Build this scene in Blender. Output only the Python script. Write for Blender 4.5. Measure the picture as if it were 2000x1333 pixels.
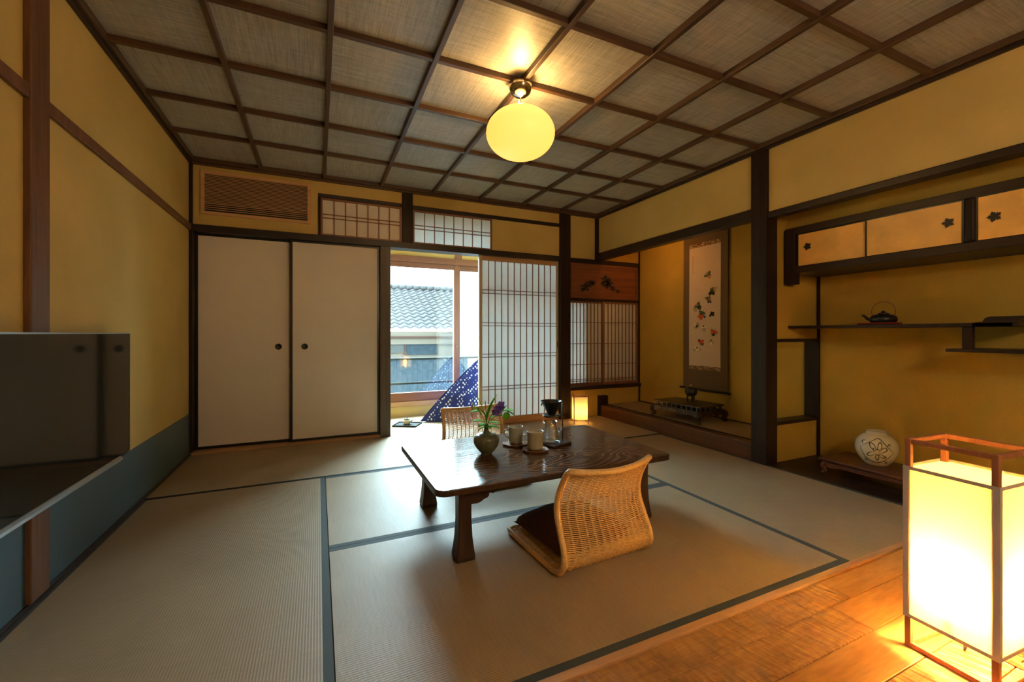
import bpy, bmesh, math, random
from mathutils import Vector, Matrix
random.seed(7)
for o in list(bpy.data.objects): bpy.data.objects.remove(o)
SC = bpy.context.scene
COL = SC.collection
PI = math.pi

# ------------------------------------------------------------------ camera, world, exposure
cam_d = bpy.data.cameras.new('camera'); cam = bpy.data.objects.new('camera', cam_d); COL.objects.link(cam)
cam_d.sensor_width = 36.0; cam_d.sensor_fit = 'HORIZONTAL'
cam_d.lens = 828.6/2000*36.0
cam_d.shift_y = -14.5/2000
cam_d.clip_start = 0.02
cam.location = (0, 0, 0.95)
cam.rotation_euler = (PI/2, 0, -0.4285)
SC.camera = cam
W = bpy.data.worlds.new('overcast_sky'); SC.world = W; W.use_nodes = True
SKY = 17.0
nt = W.node_tree; bg = nt.nodes['Background']
bg.inputs['Color'].default_value = (0.72, 0.93, 1.0, 1); bg.inputs['Strength'].default_value = SKY
W.cycles.sampling_method = 'MANUAL'; W.cycles.sample_map_resolution = 256
SC.cycles.sample_clamp_indirect = 0.0; SC.cycles.caustics_reflective = False
pd = bpy.data.lights.new('window_portal', 'AREA'); pd.shape = 'RECTANGLE'; pd.size = 2.12; pd.size_y = 2.12; pd.cycles.is_portal = True
po = bpy.data.objects.new('window_portal', pd); COL.objects.link(po); po.location = (1.70, 5.04, 1.19); po.rotation_euler = (-PI/2, 0, 0)
# added daylight panel standing in for bright sky above the roofs opposite
ad = bpy.data.lights.new('sky_boost_panel', 'AREA'); ad.shape = 'RECTANGLE'; ad.size = 6.0; ad.size_y = 4.4; ad.energy = 10000; ad.color = (.60, .87, 1.0)
ao = bpy.data.objects.new('sky_boost_panel', ad); COL.objects.link(ao); ao.location = (1.6, 7.5, 4.85); ao.rotation_euler = (-PI/2+.45, 0, 0)
SC.view_settings.view_transform = 'Standard'; SC.view_settings.look = 'None'
SC.view_settings.gamma = 1.0; SC.view_settings.use_curve_mapping = False
SC.view_settings.exposure = 0.0

# ------------------------------------------------------------------ materials
def L(*c):      # display 0-255 -> linear
    return tuple(((v/255)/12.92 if v/255 <= .04045 else ((v/255+.055)/1.055)**2.4) for v in c) + (1,)
def newmat(name):
    m = bpy.data.materials.new(name); m.use_nodes = True
    n = m.node_tree.nodes; l = m.node_tree.links
    return m, n, l, n['Principled BSDF']
def coords(n, l, scale=(1, 1, 1), loc=(0, 0, 0), rot=(0, 0, 0)):
    tc = n.new('ShaderNodeTexCoord'); mp = n.new('ShaderNodeMapping')
    mp.inputs['Scale'].default_value = scale; mp.inputs['Location'].default_value = loc; mp.inputs['Rotation'].default_value = rot
    l.new(tc.outputs['Object'], mp.inputs['Vector']); return mp.outputs['Vector']
def noise(n, l, vec, scale, detail=4, rough=.6, dist=0):
    t = n.new('ShaderNodeTexNoise'); t.inputs['Scale'].default_value = scale; t.inputs['Detail'].default_value = detail
    t.inputs['Roughness'].default_value = rough; t.inputs['Distortion'].default_value = dist
    l.new(vec, t.inputs['Vector']); return t.outputs['Fac']
def ramp(n, l, fac, stops):
    r = n.new('ShaderNodeValToRGB'); e = r.color_ramp.elements
    e[0].position, e[0].color = stops[0]; e[1].position, e[1].color = stops[-1]
    for p, c in stops[1:-1]:
        x = e.new(p); x.color = c
    l.new(fac, r.inputs['Fac']); return r.outputs['Color']
def mth(n, l, op, a, b=None):
    m = n.new('ShaderNodeMath'); m.operation = op
    for i, v in enumerate((a, b)):
        if v is None: continue
        if isinstance(v, (int, float)): m.inputs[i].default_value = v
        else: l.new(v, m.inputs[i])
    return m.outputs[0]
def bump(n, l, h, bsdf, strength=.3, dist=.002):
    b = n.new('ShaderNodeBump'); b.inputs['Strength'].default_value = strength; b.inputs['Distance'].default_value = dist
    l.new(h, b.inputs['Height']); l.new(b.outputs['Normal'], bsdf.inputs['Normal'])
def plain(name, col, rough=.6, metal=0, spec=.5, var=.0, vs=20):
    m, n, l, b = newmat(name)
    b.inputs['Roughness'].default_value = rough; b.inputs['Metallic'].default_value = metal
    b.inputs['Specular IOR Level'].default_value = spec
    v = coords(n, l)
    f = noise(n, l, v, vs, 3)
    c2 = tuple(max(0, x*(1-max(var, .03))) for x in col[:3])+(1,)
    l.new(ramp(n, l, f, [(.3, c2), (.7, col)]), b.inputs['Base Color'])
    return m
def wood(name, c1, c2, axis='z', rough=.5, fine=60, bmp=.15, spec=.4):
    m, n, l, b = newmat(name)
    s = {'x': (.06, 1, 1), 'y': (1, .06, 1), 'z': (1, 1, .06)}[axis]
    v = coords(n, l, s)
    f1 = noise(n, l, v, fine, 5, .65, .4); f2 = noise(n, l, v, fine*.18, 3, .5, 1.2)
    f = mth(n, l, 'MULTIPLY_ADD', f1, .55); m_ = f.node; l.new(mth(n, l, 'MULTIPLY', f2, .45), m_.inputs[2])
    l.new(ramp(n, l, f, [(.32, c1), (.68, c2)]), b.inputs['Base Color'])
    b.inputs['Roughness'].default_value = rough; b.inputs['Specular IOR Level'].default_value = spec
    bump(n, l, f1, b, bmp, .001)
    return m
def plaster(name, c1, c2, rough=.85):
    m, n, l, b = newmat(name)
    v = coords(n, l)
    f1 = noise(n, l, v, 260, 3, .7); f2 = noise(n, l, v, 3, 3, .5)
    f = mth(n, l, 'MULTIPLY_ADD', f1, .5); l.new(mth(n, l, 'MULTIPLY', f2, .5), f.node.inputs[2])
    l.new(ramp(n, l, f, [(.35, c1), (.65, c2)]), b.inputs['Base Color'])
    b.inputs['Roughness'].default_value = rough; b.inputs['Specular IOR Level'].default_value = .2
    bump(n, l, f1, b, .35, .0015)
    return m
def paper(name, col, trans=.5, tcol=None):
    m, n, l, b = newmat(name)
    out = n['Material Output']
    d = n.new('ShaderNodeBsdfDiffuse'); t = n.new('ShaderNodeBsdfTranslucent'); mx = n.new('ShaderNodeMixShader')
    v = coords(n, l); f = noise(n, l, v, 90, 4, .7)
    c2 = tuple(x*.93 for x in col[:3])+(1,)
    c = ramp(n, l, f, [(.3, c2), (.7, col)]); l.new(c, d.inputs['Color'])
    if tcol: t.inputs['Color'].default_value = tcol
    else: l.new(c, t.inputs['Color'])
    mx.inputs[0].default_value = trans
    l.new(d.outputs[0], mx.inputs[1]); l.new(t.outputs[0], mx.inputs[2]); l.new(mx.outputs[0], out.inputs['Surface'])
    return m
def emit(name, col, strength, base=(.8, .75, .6, 1)):
    m, n, l, b = newmat(name)
    b.inputs['Base Color'].default_value = base; b.inputs['Emission Color'].default_value = col
    b.inputs['Emission Strength'].default_value = strength; b.inputs['Roughness'].default_value = .35
    return m
def clearglass(name, refl=.06, tint=(.96, .98, .98, 1), edge=.5):
    m, n, l, b = newmat(name)
    out = n['Material Output']
    t = n.new('ShaderNodeBsdfTransparent'); t.inputs['Color'].default_value = tint
    g = n.new('ShaderNodeBsdfGlossy'); g.inputs['Roughness'].default_value = .02
    lw = n.new('ShaderNodeLayerWeight'); lw.inputs['Blend'].default_value = .35
    mr = mth(n, l, 'MULTIPLY_ADD', lw.outputs['Facing'], edge); mr.node.inputs[2].default_value = refl
    mx = n.new('ShaderNodeMixShader'); l.new(mr, mx.inputs[0]); l.new(t.outputs[0], mx.inputs[1]); l.new(g.outputs[0], mx.inputs[2])
    l.new(mx.outputs[0], out.inputs['Surface']); return m

M = {}
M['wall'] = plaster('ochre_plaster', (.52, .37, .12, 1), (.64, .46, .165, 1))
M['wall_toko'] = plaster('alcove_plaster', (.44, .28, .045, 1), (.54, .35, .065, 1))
M['dark'] = wood('dark_wood', (.012, .0065, .004, 1), (.036, .019, .010, 1), 'z', .5, spec=.2)
M['dark_x'] = wood('dark_wood_x', (.010, .0055, .004, 1), (.030, .016, .009, 1), 'x', .42)
M['dark_y'] = wood('dark_wood_y', (.014, .007, .005, 1), (.040, .020, .011, 1), 'y', .4)
M['kamachi'] = wood('sill_beam_wood', (.050, .016, .008, 1), (.14, .050, .022, 1), 'y', .35)
M['post'] = wood('pillar_wood', (.10, .045, .022, 1), (.22, .10, .05, 1), 'z', .45)
M['post2'] = wood('door_post_wood', (.06, .04, .028, 1), (.14, .10, .07, 1), 'z', .45)
M['batten_y'] = wood('batten_wood_y', (.05, .027, .014, 1), (.12, .066, .036, 1), 'y', .38)
M['batten_x'] = wood('batten_wood_x', (.05, .024, .012, 1), (.12, .060, .03, 1), 'x', .38)
M['redwood'] = wood('red_sash_wood', (.16, .06, .03, 1), (.30, .12, .06, 1), 'x', .4)
M['redwood_z'] = wood('red_sash_wood_z', (.16, .06, .03, 1), (.30, .12, .06, 1), 'z', .4)
M['lattice'] = wood('lattice_wood', (.18, .075, .03, 1), (.32, .15, .07, 1), 'z', .5)
M['light_x'] = wood('light_wood_x', (.38, .20, .09, 1), (.58, .34, .17, 1), 'x', .5)
M['light_z'] = wood('light_wood_z', (.42, .30, .18, 1), (.60, .46, .30, 1), 'z', .5)
M['cedar'] = wood('cedar_board', (.15, .045, .018, 1), (.30, .10, .04, 1), 'x', .45, 40)
M['shoji'] = paper('shoji_paper', (.72, .72, .70, 1), .24)
M['bright_paper'] = paper('transom_paper', (.80, .82, .80, 1), .30)
M['fusuma'] = plain('door_paper', (.76, .68, .62, 1), .75, spec=.2, var=.04, vs=6)
M['lacquer'] = plain('black_lacquer', (.006, .007, .006, 1), .3)
M['border'] = plain('tatami_border_cloth', (.075, .088, .086, 1), .75, spec=.3, vs=300, var=.3)
M['border_dark'] = plain('tatami_border_dark', (.012, .014, .013, 1), .8, spec=.2)
M['black'] = plain('black_plastic', (.012, .012, .012, 1), .35)
M['glass'] = clearglass('window_glass', .025)
M['carafe'] = clearglass('carafe_glass', .08, (.95, .96, .96, 1), .9)
M['chrome'] = plain('polished_metal', (.55, .5, .42, 1), .12, 1)
M['iron'] = plain('cast_iron', (.012, .011, .010, 1), .4)
M['gold'] = plain('gold_leaf_door', (.92, .52, .13, 1), .36, spec=.5, var=.2, vs=9)
M['porcelain'] = plain('porcelain', (.62, .58, .46, 1), .15)

def tatami(name, axis):
    m, n, l, b = newmat(name)
    tc = n.new('ShaderNodeTexCoord'); sp = n.new('ShaderNodeSeparateXYZ'); l.new(tc.outputs['Object'], sp.inputs[0])
    a, c = ('X', 'Y') if axis == 'y' else ('Y', 'X')
    w1 = mth(n, l, 'SINE', mth(n, l, 'MULTIPLY', sp.outputs[a], 2*PI/.0085))
    w2 = mth(n, l, 'SINE', mth(n, l, 'MULTIPLY', sp.outputs[c], 2*PI/.003))
    v = coords(n, l, (1, 1, 1))
    f = noise(n, l, v, 2.2, 3, .5)
    sv = coords(n, l, (180, 8, 1) if axis == 'x' else (8, 180, 1)); f2 = noise(n, l, sv, 1, 3, .6)
    k = mth(n, l, 'MULTIPLY_ADD', w1, .045); k.node.inputs[2].default_value = .25
    k2 = mth(n, l, 'ADD', k, mth(n, l, 'MULTIPLY', f, .3)); k3 = mth(n, l, 'ADD', k2, mth(n, l, 'MULTIPLY', f2, .3))
    l.new(ramp(n, l, k3, [(.3, (.24, .165, .09, 1)), (.75, (.43, .32, .195, 1))]), b.inputs['Base Color'])
    b.inputs['Roughness'].default_value = .52; b.inputs['Specular IOR Level'].default_value = .5
    bump(n, l, mth(n, l, 'ADD', w1, mth(n, l, 'MULTIPLY', w2, .3)), b, .22, .0008)
    return m
M['tatami_y'] = tatami('rush_along_y', 'y'); M['tatami_x'] = tatami('rush_along_x', 'x')

def ceil_mat(name, ang):
    m, n, l, b = newmat(name)
    v = coords(n, l, (1, .035, 1) if ang == 0 else (.035, 1, 1)); v2 = coords(n, l, (.05, 1, 1) if ang == 0 else (1, .05, 1))
    f = noise(n, l, v, 150, 4, .7, .3); g = noise(n, l, v2, 120, 3, .6)
    k = mth(n, l, 'MULTIPLY_ADD', f, .7); l.new(mth(n, l, 'MULTIPLY', g, .3), k.node.inputs[2])
    l.new(ramp(n, l, k, [(.33, (.25, .235, .205, 1)), (.67, (.56, .535, .48, 1))]), b.inputs['Base Color'])
    b.inputs['Roughness'].default_value = .42; b.inputs['Specular IOR Level'].default_value = .6
    bump(n, l, k, b, .5, .0015); return m
M['ceil_a'] = ceil_mat('woven_panel_a', 0); M['ceil_b'] = ceil_mat('woven_panel_b', 1)

NAG = .19
def naguri(name, carve):
    m, n, l, b = newmat(name)
    v = coords(n, l, (.12, 1, 1)); f1 = noise(n, l, v, 70, 5, .6, .6)
    v3 = coords(n, l, (.3, 1, 1)); f3 = noise(n, l, v3, 5, 3, .5, 1.5)
    k = mth(n, l, 'MULTIPLY_ADD', f1, .5); l.new(mth(n, l, 'MULTIPLY', f3, .5), k.node.inputs[2])
    l.new(ramp(n, l, k, [(.33, (.30, .13, .035, 1)), (.67, (.52, .27, .085, 1))]), b.inputs['Base Color'])
    b.inputs['Roughness'].default_value = .42
    if carve:
        tc = n.new('ShaderNodeTexCoord'); mp = n.new('ShaderNodeMapping'); mp.inputs['Rotation'].default_value = (0, 0, NAG)
        mp.inputs['Scale'].default_value = (1/56, 1/14, 1); mp.vector_type = 'TEXTURE'; l.new(tc.outputs['Object'], mp.inputs[0])
        dn = n.new('ShaderNodeTexNoise'); dn.inputs['Scale'].default_value = 11; l.new(tc.outputs['Object'], dn.inputs['Vector'])
        mv = n.new('ShaderNodeVectorMath'); mv.operation = 'MULTIPLY_ADD'; mv.inputs[1].default_value = (.8, .7, 0)
        l.new(dn.outputs['Color'], mv.inputs[0]); l.new(mp.outputs[0], mv.inputs[2])
        vo = n.new('ShaderNodeTexVoronoi'); vo.feature = 'F1'; vo.voronoi_dimensions = '2D'; vo.inputs['Scale'].default_value = 1
        l.new(mv.outputs[0], vo.inputs['Vector'])
        h = mth(n, l, 'POWER', vo.outputs['Distance'], 1.6)
        bump(n, l, h, b, 1.0, .011)
    else: bump(n, l, f1, b, .15, .001)
    return m
M['naguri'] = naguri('carved_plank', True); M['plank'] = naguri('smooth_plank', False)

def table_mat():
    m, n, l, b = newmat('zelkova_top')
    v = coords(n, l, (.35, 1.0, 1), (.35, .1, 0)); ds = noise(n, l, v, 3.2, 2, .5, .3)
    w = mth(n, l, 'SINE', mth(n, l, 'MULTIPLY', ds, 170))
    v2 = coords(n, l, (.05, 1, 1)); f = noise(n, l, v2, 160, 4, .6)
    k = mth(n, l, 'MULTIPLY_ADD', w, .2); k.node.inputs[2].default_value = .25
    k = mth(n, l, 'ADD', k, mth(n, l, 'MULTIPLY', f, .5))
    l.new(ramp(n, l, k, [(.25, (.040, .018, .009, 1)), (.8, (.17, .080, .036, 1))]), b.inputs['Base Color'])
    b.inputs['Roughness'].default_value = .15; b.inputs['Specular IOR Level'].default_value = .25
    bump(n, l, k, b, .3, .0012); return m
M['table'] = table_mat()
M['table_leg'] = wood('table_leg_wood', (.022, .010, .006, 1), (.075, .035, .018, 1), 'z', .35)

# ------------------------------------------------------------------ mesh builder
class MB:
    def __init__(s): s.v = []; s.f = []; s.mi = []; s.cur = 0
    def add(s, vs, fs):
        k = len(s.v); s.v += [tuple(p) for p in vs]; s.f += [tuple(i+k for i in f) for f in fs]; s.mi += [s.cur]*len(fs); return s
    def box(s, x0, x1, y0, y1, z0, z1):
        if x0 > x1: x0, x1 = x1, x0
        if y0 > y1: y0, y1 = y1, y0
        if z0 > z1: z0, z1 = z1, z0
        return s.add([(x0,y0,z0),(x1,y0,z0),(x1,y1,z0),(x0,y1,z0),(x0,y0,z1),(x1,y0,z1),(x1,y1,z1),(x0,y1,z1)],
                     [(0,3,2,1),(4,5,6,7),(0,1,5,4),(1,2,6,5),(2,3,7,6),(3,0,4,7)])
    def tube(s, pts, r, n=8, closed=False, caps=True, flat=None):
        pts = [Vector(p) for p in pts]; N = len(pts); rings = []
        up = Vector((0, 0, 1)); prev = None
        for i, p in enumerate(pts):
            a = pts[(i-1) % N] if (closed or i > 0) else p; b = pts[(i+1) % N] if (closed or i < N-1) else p
            t = (b-a)
            t = t.normalized() if t.length > 1e-9 else Vector((0, 0, 1))
            if prev is None:
                u = t.cross(up)
                if u.length < 1e-3: u = t.cross(Vector((1, 0, 0)))
            else: u = prev - t*prev.dot(t)
            if u.length < 1e-6: u = t.cross(up)
            u.normalize(); prev = u; w = t.cross(u)
            rr = r[i] if isinstance(r, (list, tuple)) else r
            rings.append([p + (u*math.cos(2*PI*k/n) + w*math.sin(2*PI*k/n))*rr for k in range(n)])
        vs = [q for R in rings for q in R]; fs = []
        for i in range(N if closed else N-1):
            j = (i+1) % N
            for k in range(n): fs.append((i*n+k, i*n+(k+1) % n, j*n+(k+1) % n, j*n+k))
        if caps and not closed: fs.append(tuple(range(n-1, -1, -1))); fs.append(tuple((N-1)*n+k for k in range(n)))
        return s.add(vs, fs)
    def lathe(s, prof, n=32, c=(0, 0, 0), closed=False, sx=1, sy=1):
        vs = []; fs = []; m = len(prof)
        for k in range(n):
            a = 2*PI*k/n
            for r, z in prof: vs.append((c[0]+r*math.cos(a)*sx, c[1]+r*math.sin(a)*sy, c[2]+z))
        for k in range(n):
            k2 = (k+1) % n
            for i in range(m if closed else m-1):
                i2 = (i+1) % m
                fs.append((k*m+i, k2*m+i, k2*m+i2, k*m+i2))
        return s.add(vs, fs)
    def prism(s, poly, lo, hi, axis='y'):
        n = len(poly)
        def P(a, b, c): return {'y': (a, c, b), 'x': (c, a, b), 'z': (a, b, c)}[axis]
        vs = [P(a, b, lo) for a, b in poly]+[P(a, b, hi) for a, b in poly]
        fs = [tuple(range(n)), tuple(range(2*n-1, n-1, -1))]+[(i, (i+1) % n, n+(i+1) % n, n+i) for i in range(n)]
        return s.add(vs, fs)
    def grid(s, fn, nu, nv, closeu=False):
        vs = [fn(i/nu, j/nv) for i in range(nu+1) for j in range(nv+1)]
        fs = [(i*(nv+1)+j, (i+1)*(nv+1)+j, (i+1)*(nv+1)+j+1, i*(nv+1)+j+1) for i in range(nu) for j in range(nv)]
        return s.add(vs, fs)
    def loft(s, secs):   # list of equal-length point loops
        n = len(secs[0]); vs = [p for q in secs for p in q]; fs = []
        for i in range(len(secs)-1):
            for k in range(n): fs.append((i*n+k, i*n+(k+1) % n, (i+1)*n+(k+1) % n, (i+1)*n+k))
        fs.append(tuple(range(n-1, -1, -1))); fs.append(tuple((len(secs)-1)*n+k for k in range(n)))
        return s.add(vs, fs)
    def build(s, name, mat, parent=None, smooth=False, bevel=0, solid=0, sub=0, loc=None, rot=None):
        me = bpy.data.meshes.new(name); me.from_pydata(s.v, [], s.f)
        mats = mat if isinstance(mat, (list, tuple)) else [mat]
        for m_ in mats: me.materials.append(m_)
        if len(mats) > 1:
            me.polygons.foreach_set('material_index', s.mi)
        bm = bmesh.new(); bm.from_mesh(me); bmesh.ops.recalc_face_normals(bm, faces=bm.faces); bm.to_mesh(me); bm.free()
        if smooth: me.polygons.foreach_set('use_smooth', [True]*len(me.polygons))
        me.update()
        o = bpy.data.objects.new(name, me); COL.objects.link(o)
        if parent: o.parent = parent
        if loc: o.location = loc
        if rot: o.rotation_euler = rot
        if bevel:
            b = o.modifiers.new('b', 'BEVEL'); b.width = bevel; b.segments = 2; b.limit_method = 'ANGLE'; b.angle_limit = .7
        if solid:
            b = o.modifiers.new('s', 'SOLIDIFY'); b.thickness = solid
        if sub:
            b = o.modifiers.new('u', 'SUBSURF'); b.levels = sub; b.render_levels = sub
        return o
def B(*a): return MB().box(*a)
def thing(name, label, cat, loc=(0, 0, 0), rz=0, group=None):
    o = bpy.data.objects.new(name, None); COL.objects.link(o); o.empty_display_size = .1
    o.location = loc; o.rotation_euler = (0, 0, rz); o['label'] = label; o['category'] = cat
    if group: o['group'] = group
    return o
def tag(o, label, cat, group=None):
    o['label'] = label; o['category'] = cat
    if group: o['group'] = group
    return o
def struct(o, label=None):
    o['kind'] = 'structure'
    if label: o['label'] = label
    return o
def lab(o, label): o['label'] = label; return o
def copy_tree(o, parent=None):
    c = o.copy(); COL.objects.link(c); c.parent = parent
    for ch in [x for x in bpy.data.objects if x.parent == o]: copy_tree(ch, c)
    return c
def blend(points, n):
    """Catmull-Rom through points -> n+1 samples"""
    P = [Vector(p) for p in points]; P = [P[0]*2-P[1]]+P+[P[-1]*2-P[-2]]
    segs = len(P)-3; out = []
    for i in range(n+1):
        t = i/n*segs; k = min(int(t), segs-1); u = t-k
        a, b, c, d = P[k:k+4]
        out.append(.5*((2*b)+(c-a)*u+(2*a-5*b+4*c-d)*u*u+(3*b-a-3*c+d)*u**3))
    return out

XL, XR, YF, YB = -.915, 2.95, 4.06, -1.3       # room faces
ZC = 2.2975                                     # batten undersides
XT = 3.56                                       # back wall of the alcoves
PH = .025                                       # thin relief
tn = [0]
def trim(x0, x1, y0, y1, z0, z1, mat='dark', bevel=.003, label=None):
    tn[0] += 1
    return struct(B(x0, x1, y0, y1, z0, z1).build('trim_%d' % tn[0], M[mat], bevel=bevel), label)

# ================================================================== SETTING
# --- floors
struct(B(XL-.1, 3.7, 1.0, 5.1, -.12, -.004).build('floor', M['dark_x']), 'boards under the straw mats')
MATB = .028
def mat_thing(x0, x1, y0, y1, axis, label, borders, thick=.0, z=0.0, bmat='border', group=None):
    g = .0015
    t = thing('tatami_mat', label, 'tatami mat', ((x0+x1)/2, (y0+y1)/2, z), 0, group)
    hx, hy = (x1-x0)/2-g, (y1-y0)/2-g
    bx0 = -hx+(MATB if 'l' in borders else 0); bx1 = hx-(MATB if 'r' in borders else 0)
    by0 = -hy+(MATB if 'n' in borders else 0); by1 = hy-(MATB if 'f' in borders else 0)
    B(-hx, hx, -hy, hy, -.004, 0).build('mat_core', M['tatami_'+axis], t)
    B(bx0, bx1, by0, by1, -.0002, .0025).build('rush_surface', M['tatami_'+axis], t, bevel=.001)
    for ch, (a, b, c, d) in dict(l=(-hx, bx0, -hy, hy), r=(bx1, hx, -hy, hy), n=(-hx, hx, -hy, by0), f=(-hx, hx, by1, hy)).items():
        if ch in borders: B(a, b, c, d, -.0002, .003).build('cloth_border', M[bmat], t)
    return t
XS, XS2 = .042, 1.985
mat_thing(XL, XS, 1.02, 3.055, 'y', 'straw mat along the left wall, beneath the television, long side towards the table', 'lr')
mat_thing(XS, XS2, 2.032, 3.055, 'x', 'straw mat lying under the dark low table', 'nf')
mat_thing(XS, XS2, 1.02, 2.032, 'x', 'straw mat under the front wicker floor chair, next to the wooden planks', 'nf')
mat_thing(XS2, XR, 1.02, 3.055, 'y', 'straw mat along the right wall, in front of the alcove shelves', 'lr')
mat_thing(XL, 1.00, 3.055, 4.035, 'x', 'straw mat in front of the two white sliding doors', 'n', bmat='border_dark')
mat_thing(1.00, XR, 3.055, 4.035, 'x', 'straw mat in front of the lattice paper door, with the small lantern on it', 'n', bmat='border_dark')
trim(XL, XR, .992, 1.019, -.1, .006, 'light_x', .002)
# planks: rows along x
yy = .990; rows = [.881, .755, .629, .503, .377, .25, .124, 0, -.13, -.26, -.39, -.52, -.65, -.78, -.91, -1.04, -1.17, YB]
joints = [1.74, 1.62, .9, 1.95, 1.3, .4, 1.6, .8, 1.9, .2, 1.1, 1.7, .5, 1.2, 1.9, .6, 1.3, .9]
pl = MB()
for i, y1 in enumerate(rows):
    j = joints[i]
    pl.cur = 0; pl.box(XL, j-.0008, y1+.0012, yy-.0012, -.06, 0)
    pl.cur = 1 if i < 3 else 0; pl.box(j+.0008, XR+.01, y1+.0012, yy-.0012, -.06, 0)
    yy = y1
struct(pl.build('floor', [M['naguri'], M['plank']], bevel=.0025), 'amber wooden planks with chiselled ripple surface in front of the straw mats')
struct(B(XL-.1, 3.7, YB-.1, 1.0, -.12, -.061).build('floor', M['dark_x']), 'subfloor under the planks')

# --- ceiling
cols = [-.9065+.4781*j for j in range(1, 8)]; rws = [3.996-.4807*i for i in range(1, 12)]
xs = [XL]+cols+[XR]; ys = [YF]+rws+[YB]
c = MB()
for i in range(len(xs)-1):
    for j in range(len(ys)-1):
        c.cur = (i+j) % 2; c.box(xs[i], xs[i+1], ys[j+1], ys[j], ZC+.032, ZC+.05)
ceil = struct(c.build('ceiling', [M['ceil_a'], M['ceil_b']]), 'coffered ceiling of woven grey brown panels')
for x in cols: B(x-.0125, x+.0125, YB, YF, ZC, ZC+.033).build('batten', M['batten_y'], ceil, bevel=.002)
for y in rws: B(XL, XR, y-.0125, y+.0125, ZC+.004, ZC+.033).build('batten', M['batten_x'], ceil, bevel=.002)
# moulding round the ceiling, two steps
trim(XL, XL+.035, YB, YF, ZC-.002, ZC+.04, 'batten_y'); trim(XL, XL+.02, YB, YF, ZC-.022, ZC-.002, 'dark_y')
trim(XR-.035, XR, YB, YF, ZC-.002, ZC+.04, 'batten_y'); trim(XR-.02, XR, YB, YF, ZC-.022, ZC-.002, 'dark_y')
trim(XL, XR, YF-.035, YF, ZC-.002, ZC+.04, 'batten_x'); trim(XL, XR, YF-.02, YF, ZC-.022, ZC-.002, 'batten_x')
struct(B(XL-.15, 3.75, YB-.1, 4.2, ZC+.051, ZC+.12).build('ceiling', M['dark_x']), 'boards above the coffered panels')

# --- left wall
struct(B(XL-.1, XL, YB, YF+.1, -.1, ZC+.05).build('wall_left', M['wall']), 'ochre plastered wall behind the television')
m, n_, l_, b_ = newmat('glossy_slate_paper')
b_.inputs['Base Color'].default_value = (.030, .080, .110, 1); b_.inputs['Roughness'].default_value = .42; b_.inputs['Specular IOR Level'].default_value = .9  # dark bluish paper, with reflected daylight also put into the base colour
vv = coords(n_, l_); bump(n_, l_, noise(n_, l_, vv, 350, 2), b_, .08, .001); M['slate'] = m
struct(B(XL, XL+.006, YB, YF-.01, .018, .325).build('wall_left', M['slate']), 'dark glossy slate blue dado panel along the left wall, reflected daylight mixed into its blue')
struct(B(XL, XL+.016, YB, YF-.01, 0, .02).build('baseboard_left', M['dark_y'], bevel=.002))
trim(XL, XL+.022, 2.005, 2.118, .02, ZC-.02, 'post', .004, 'brown wooden pillar on the left wall behind the television')
trim(XL, XL+.018, 2.118, YF-.02, 1.757, 1.804, 'post'); trim(XL, XL+.018, YB, 2.005, 1.757, 1.804, 'post')
# back wall
struct(B(XL-.1, XR+.7, YB-.1, YB, -.1, ZC+.05).build('wall_back', M['wall']))
# --- far wall
def fwall(x0, x1, z0, z1, mat='wall'): return struct(B(x0, x1, YF, YF+.1, z0, z1).build('wall_far', M[mat]))
fwall(XL, .012, 1.8, ZC+.03); fwall(.012, .716, 2.165, ZC+.03)
fwall(.816, 2.43, 2.165, ZC+.03); fwall(1.63, 2.43, 1.8, 2.13); fwall(2.562, 2.905, 1.8, ZC+.03)
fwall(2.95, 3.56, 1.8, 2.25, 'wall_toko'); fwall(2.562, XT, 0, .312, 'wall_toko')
fwall(.012, .026, 1.8, 2.165)
trim(XL, XL+.024, YF-.02, YF+.13, 0, ZC-.02, 'dark')
trim(XL+.02, 2.43, YF-.025, YF+.12, 1.752, 1.807, 'dark_x', label='black head beam above the sliding doors')
trim(2.562, XT, YF-.015, YF+.1, 1.752, 1.802, 'dark_x')
trim(.516, .609, YF-.03, YF+.1, 0, 1.752, 'post2', .004, 'grey brown door post between white doors and the open doorway')
trim(.716, .817, YF-.012, YF+.1, 1.807, ZC-.02, 'dark', .004)
trim(2.43, 2.562, YF-.03, YF+.12, 0, ZC-.02, 'dark', .004, 'black square pillar right of the lattice paper door')
trim(.817, 2.43, YF-.012, YF+.05, 2.130, 2.168, 'dark_x')
trim(0.0, .716, YF-.012, YF+.05, 2.140, 2.172, 'dark_x'); trim(0, .018, YF-.012, YF+.05, 1.807, 2.14, 'dark')
trim(2.905, 2.952, YF-.02, YF+.1, 1.78, ZC-.02, 'dark')
trim(XL, .516, YF-.025, YF+.1, -.01, .022, 'light_x', .002, 'pale wooden door track in front of the white doors')
trim(.609, 2.43, YF-.025, YF+.1, -.01, .004, 'light_x', .002, 'pale wooden threshold of the doorway')
trim(.516, .609, YF-.045, YF-.03, -.01, .01, 'dark_x', .002)
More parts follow.
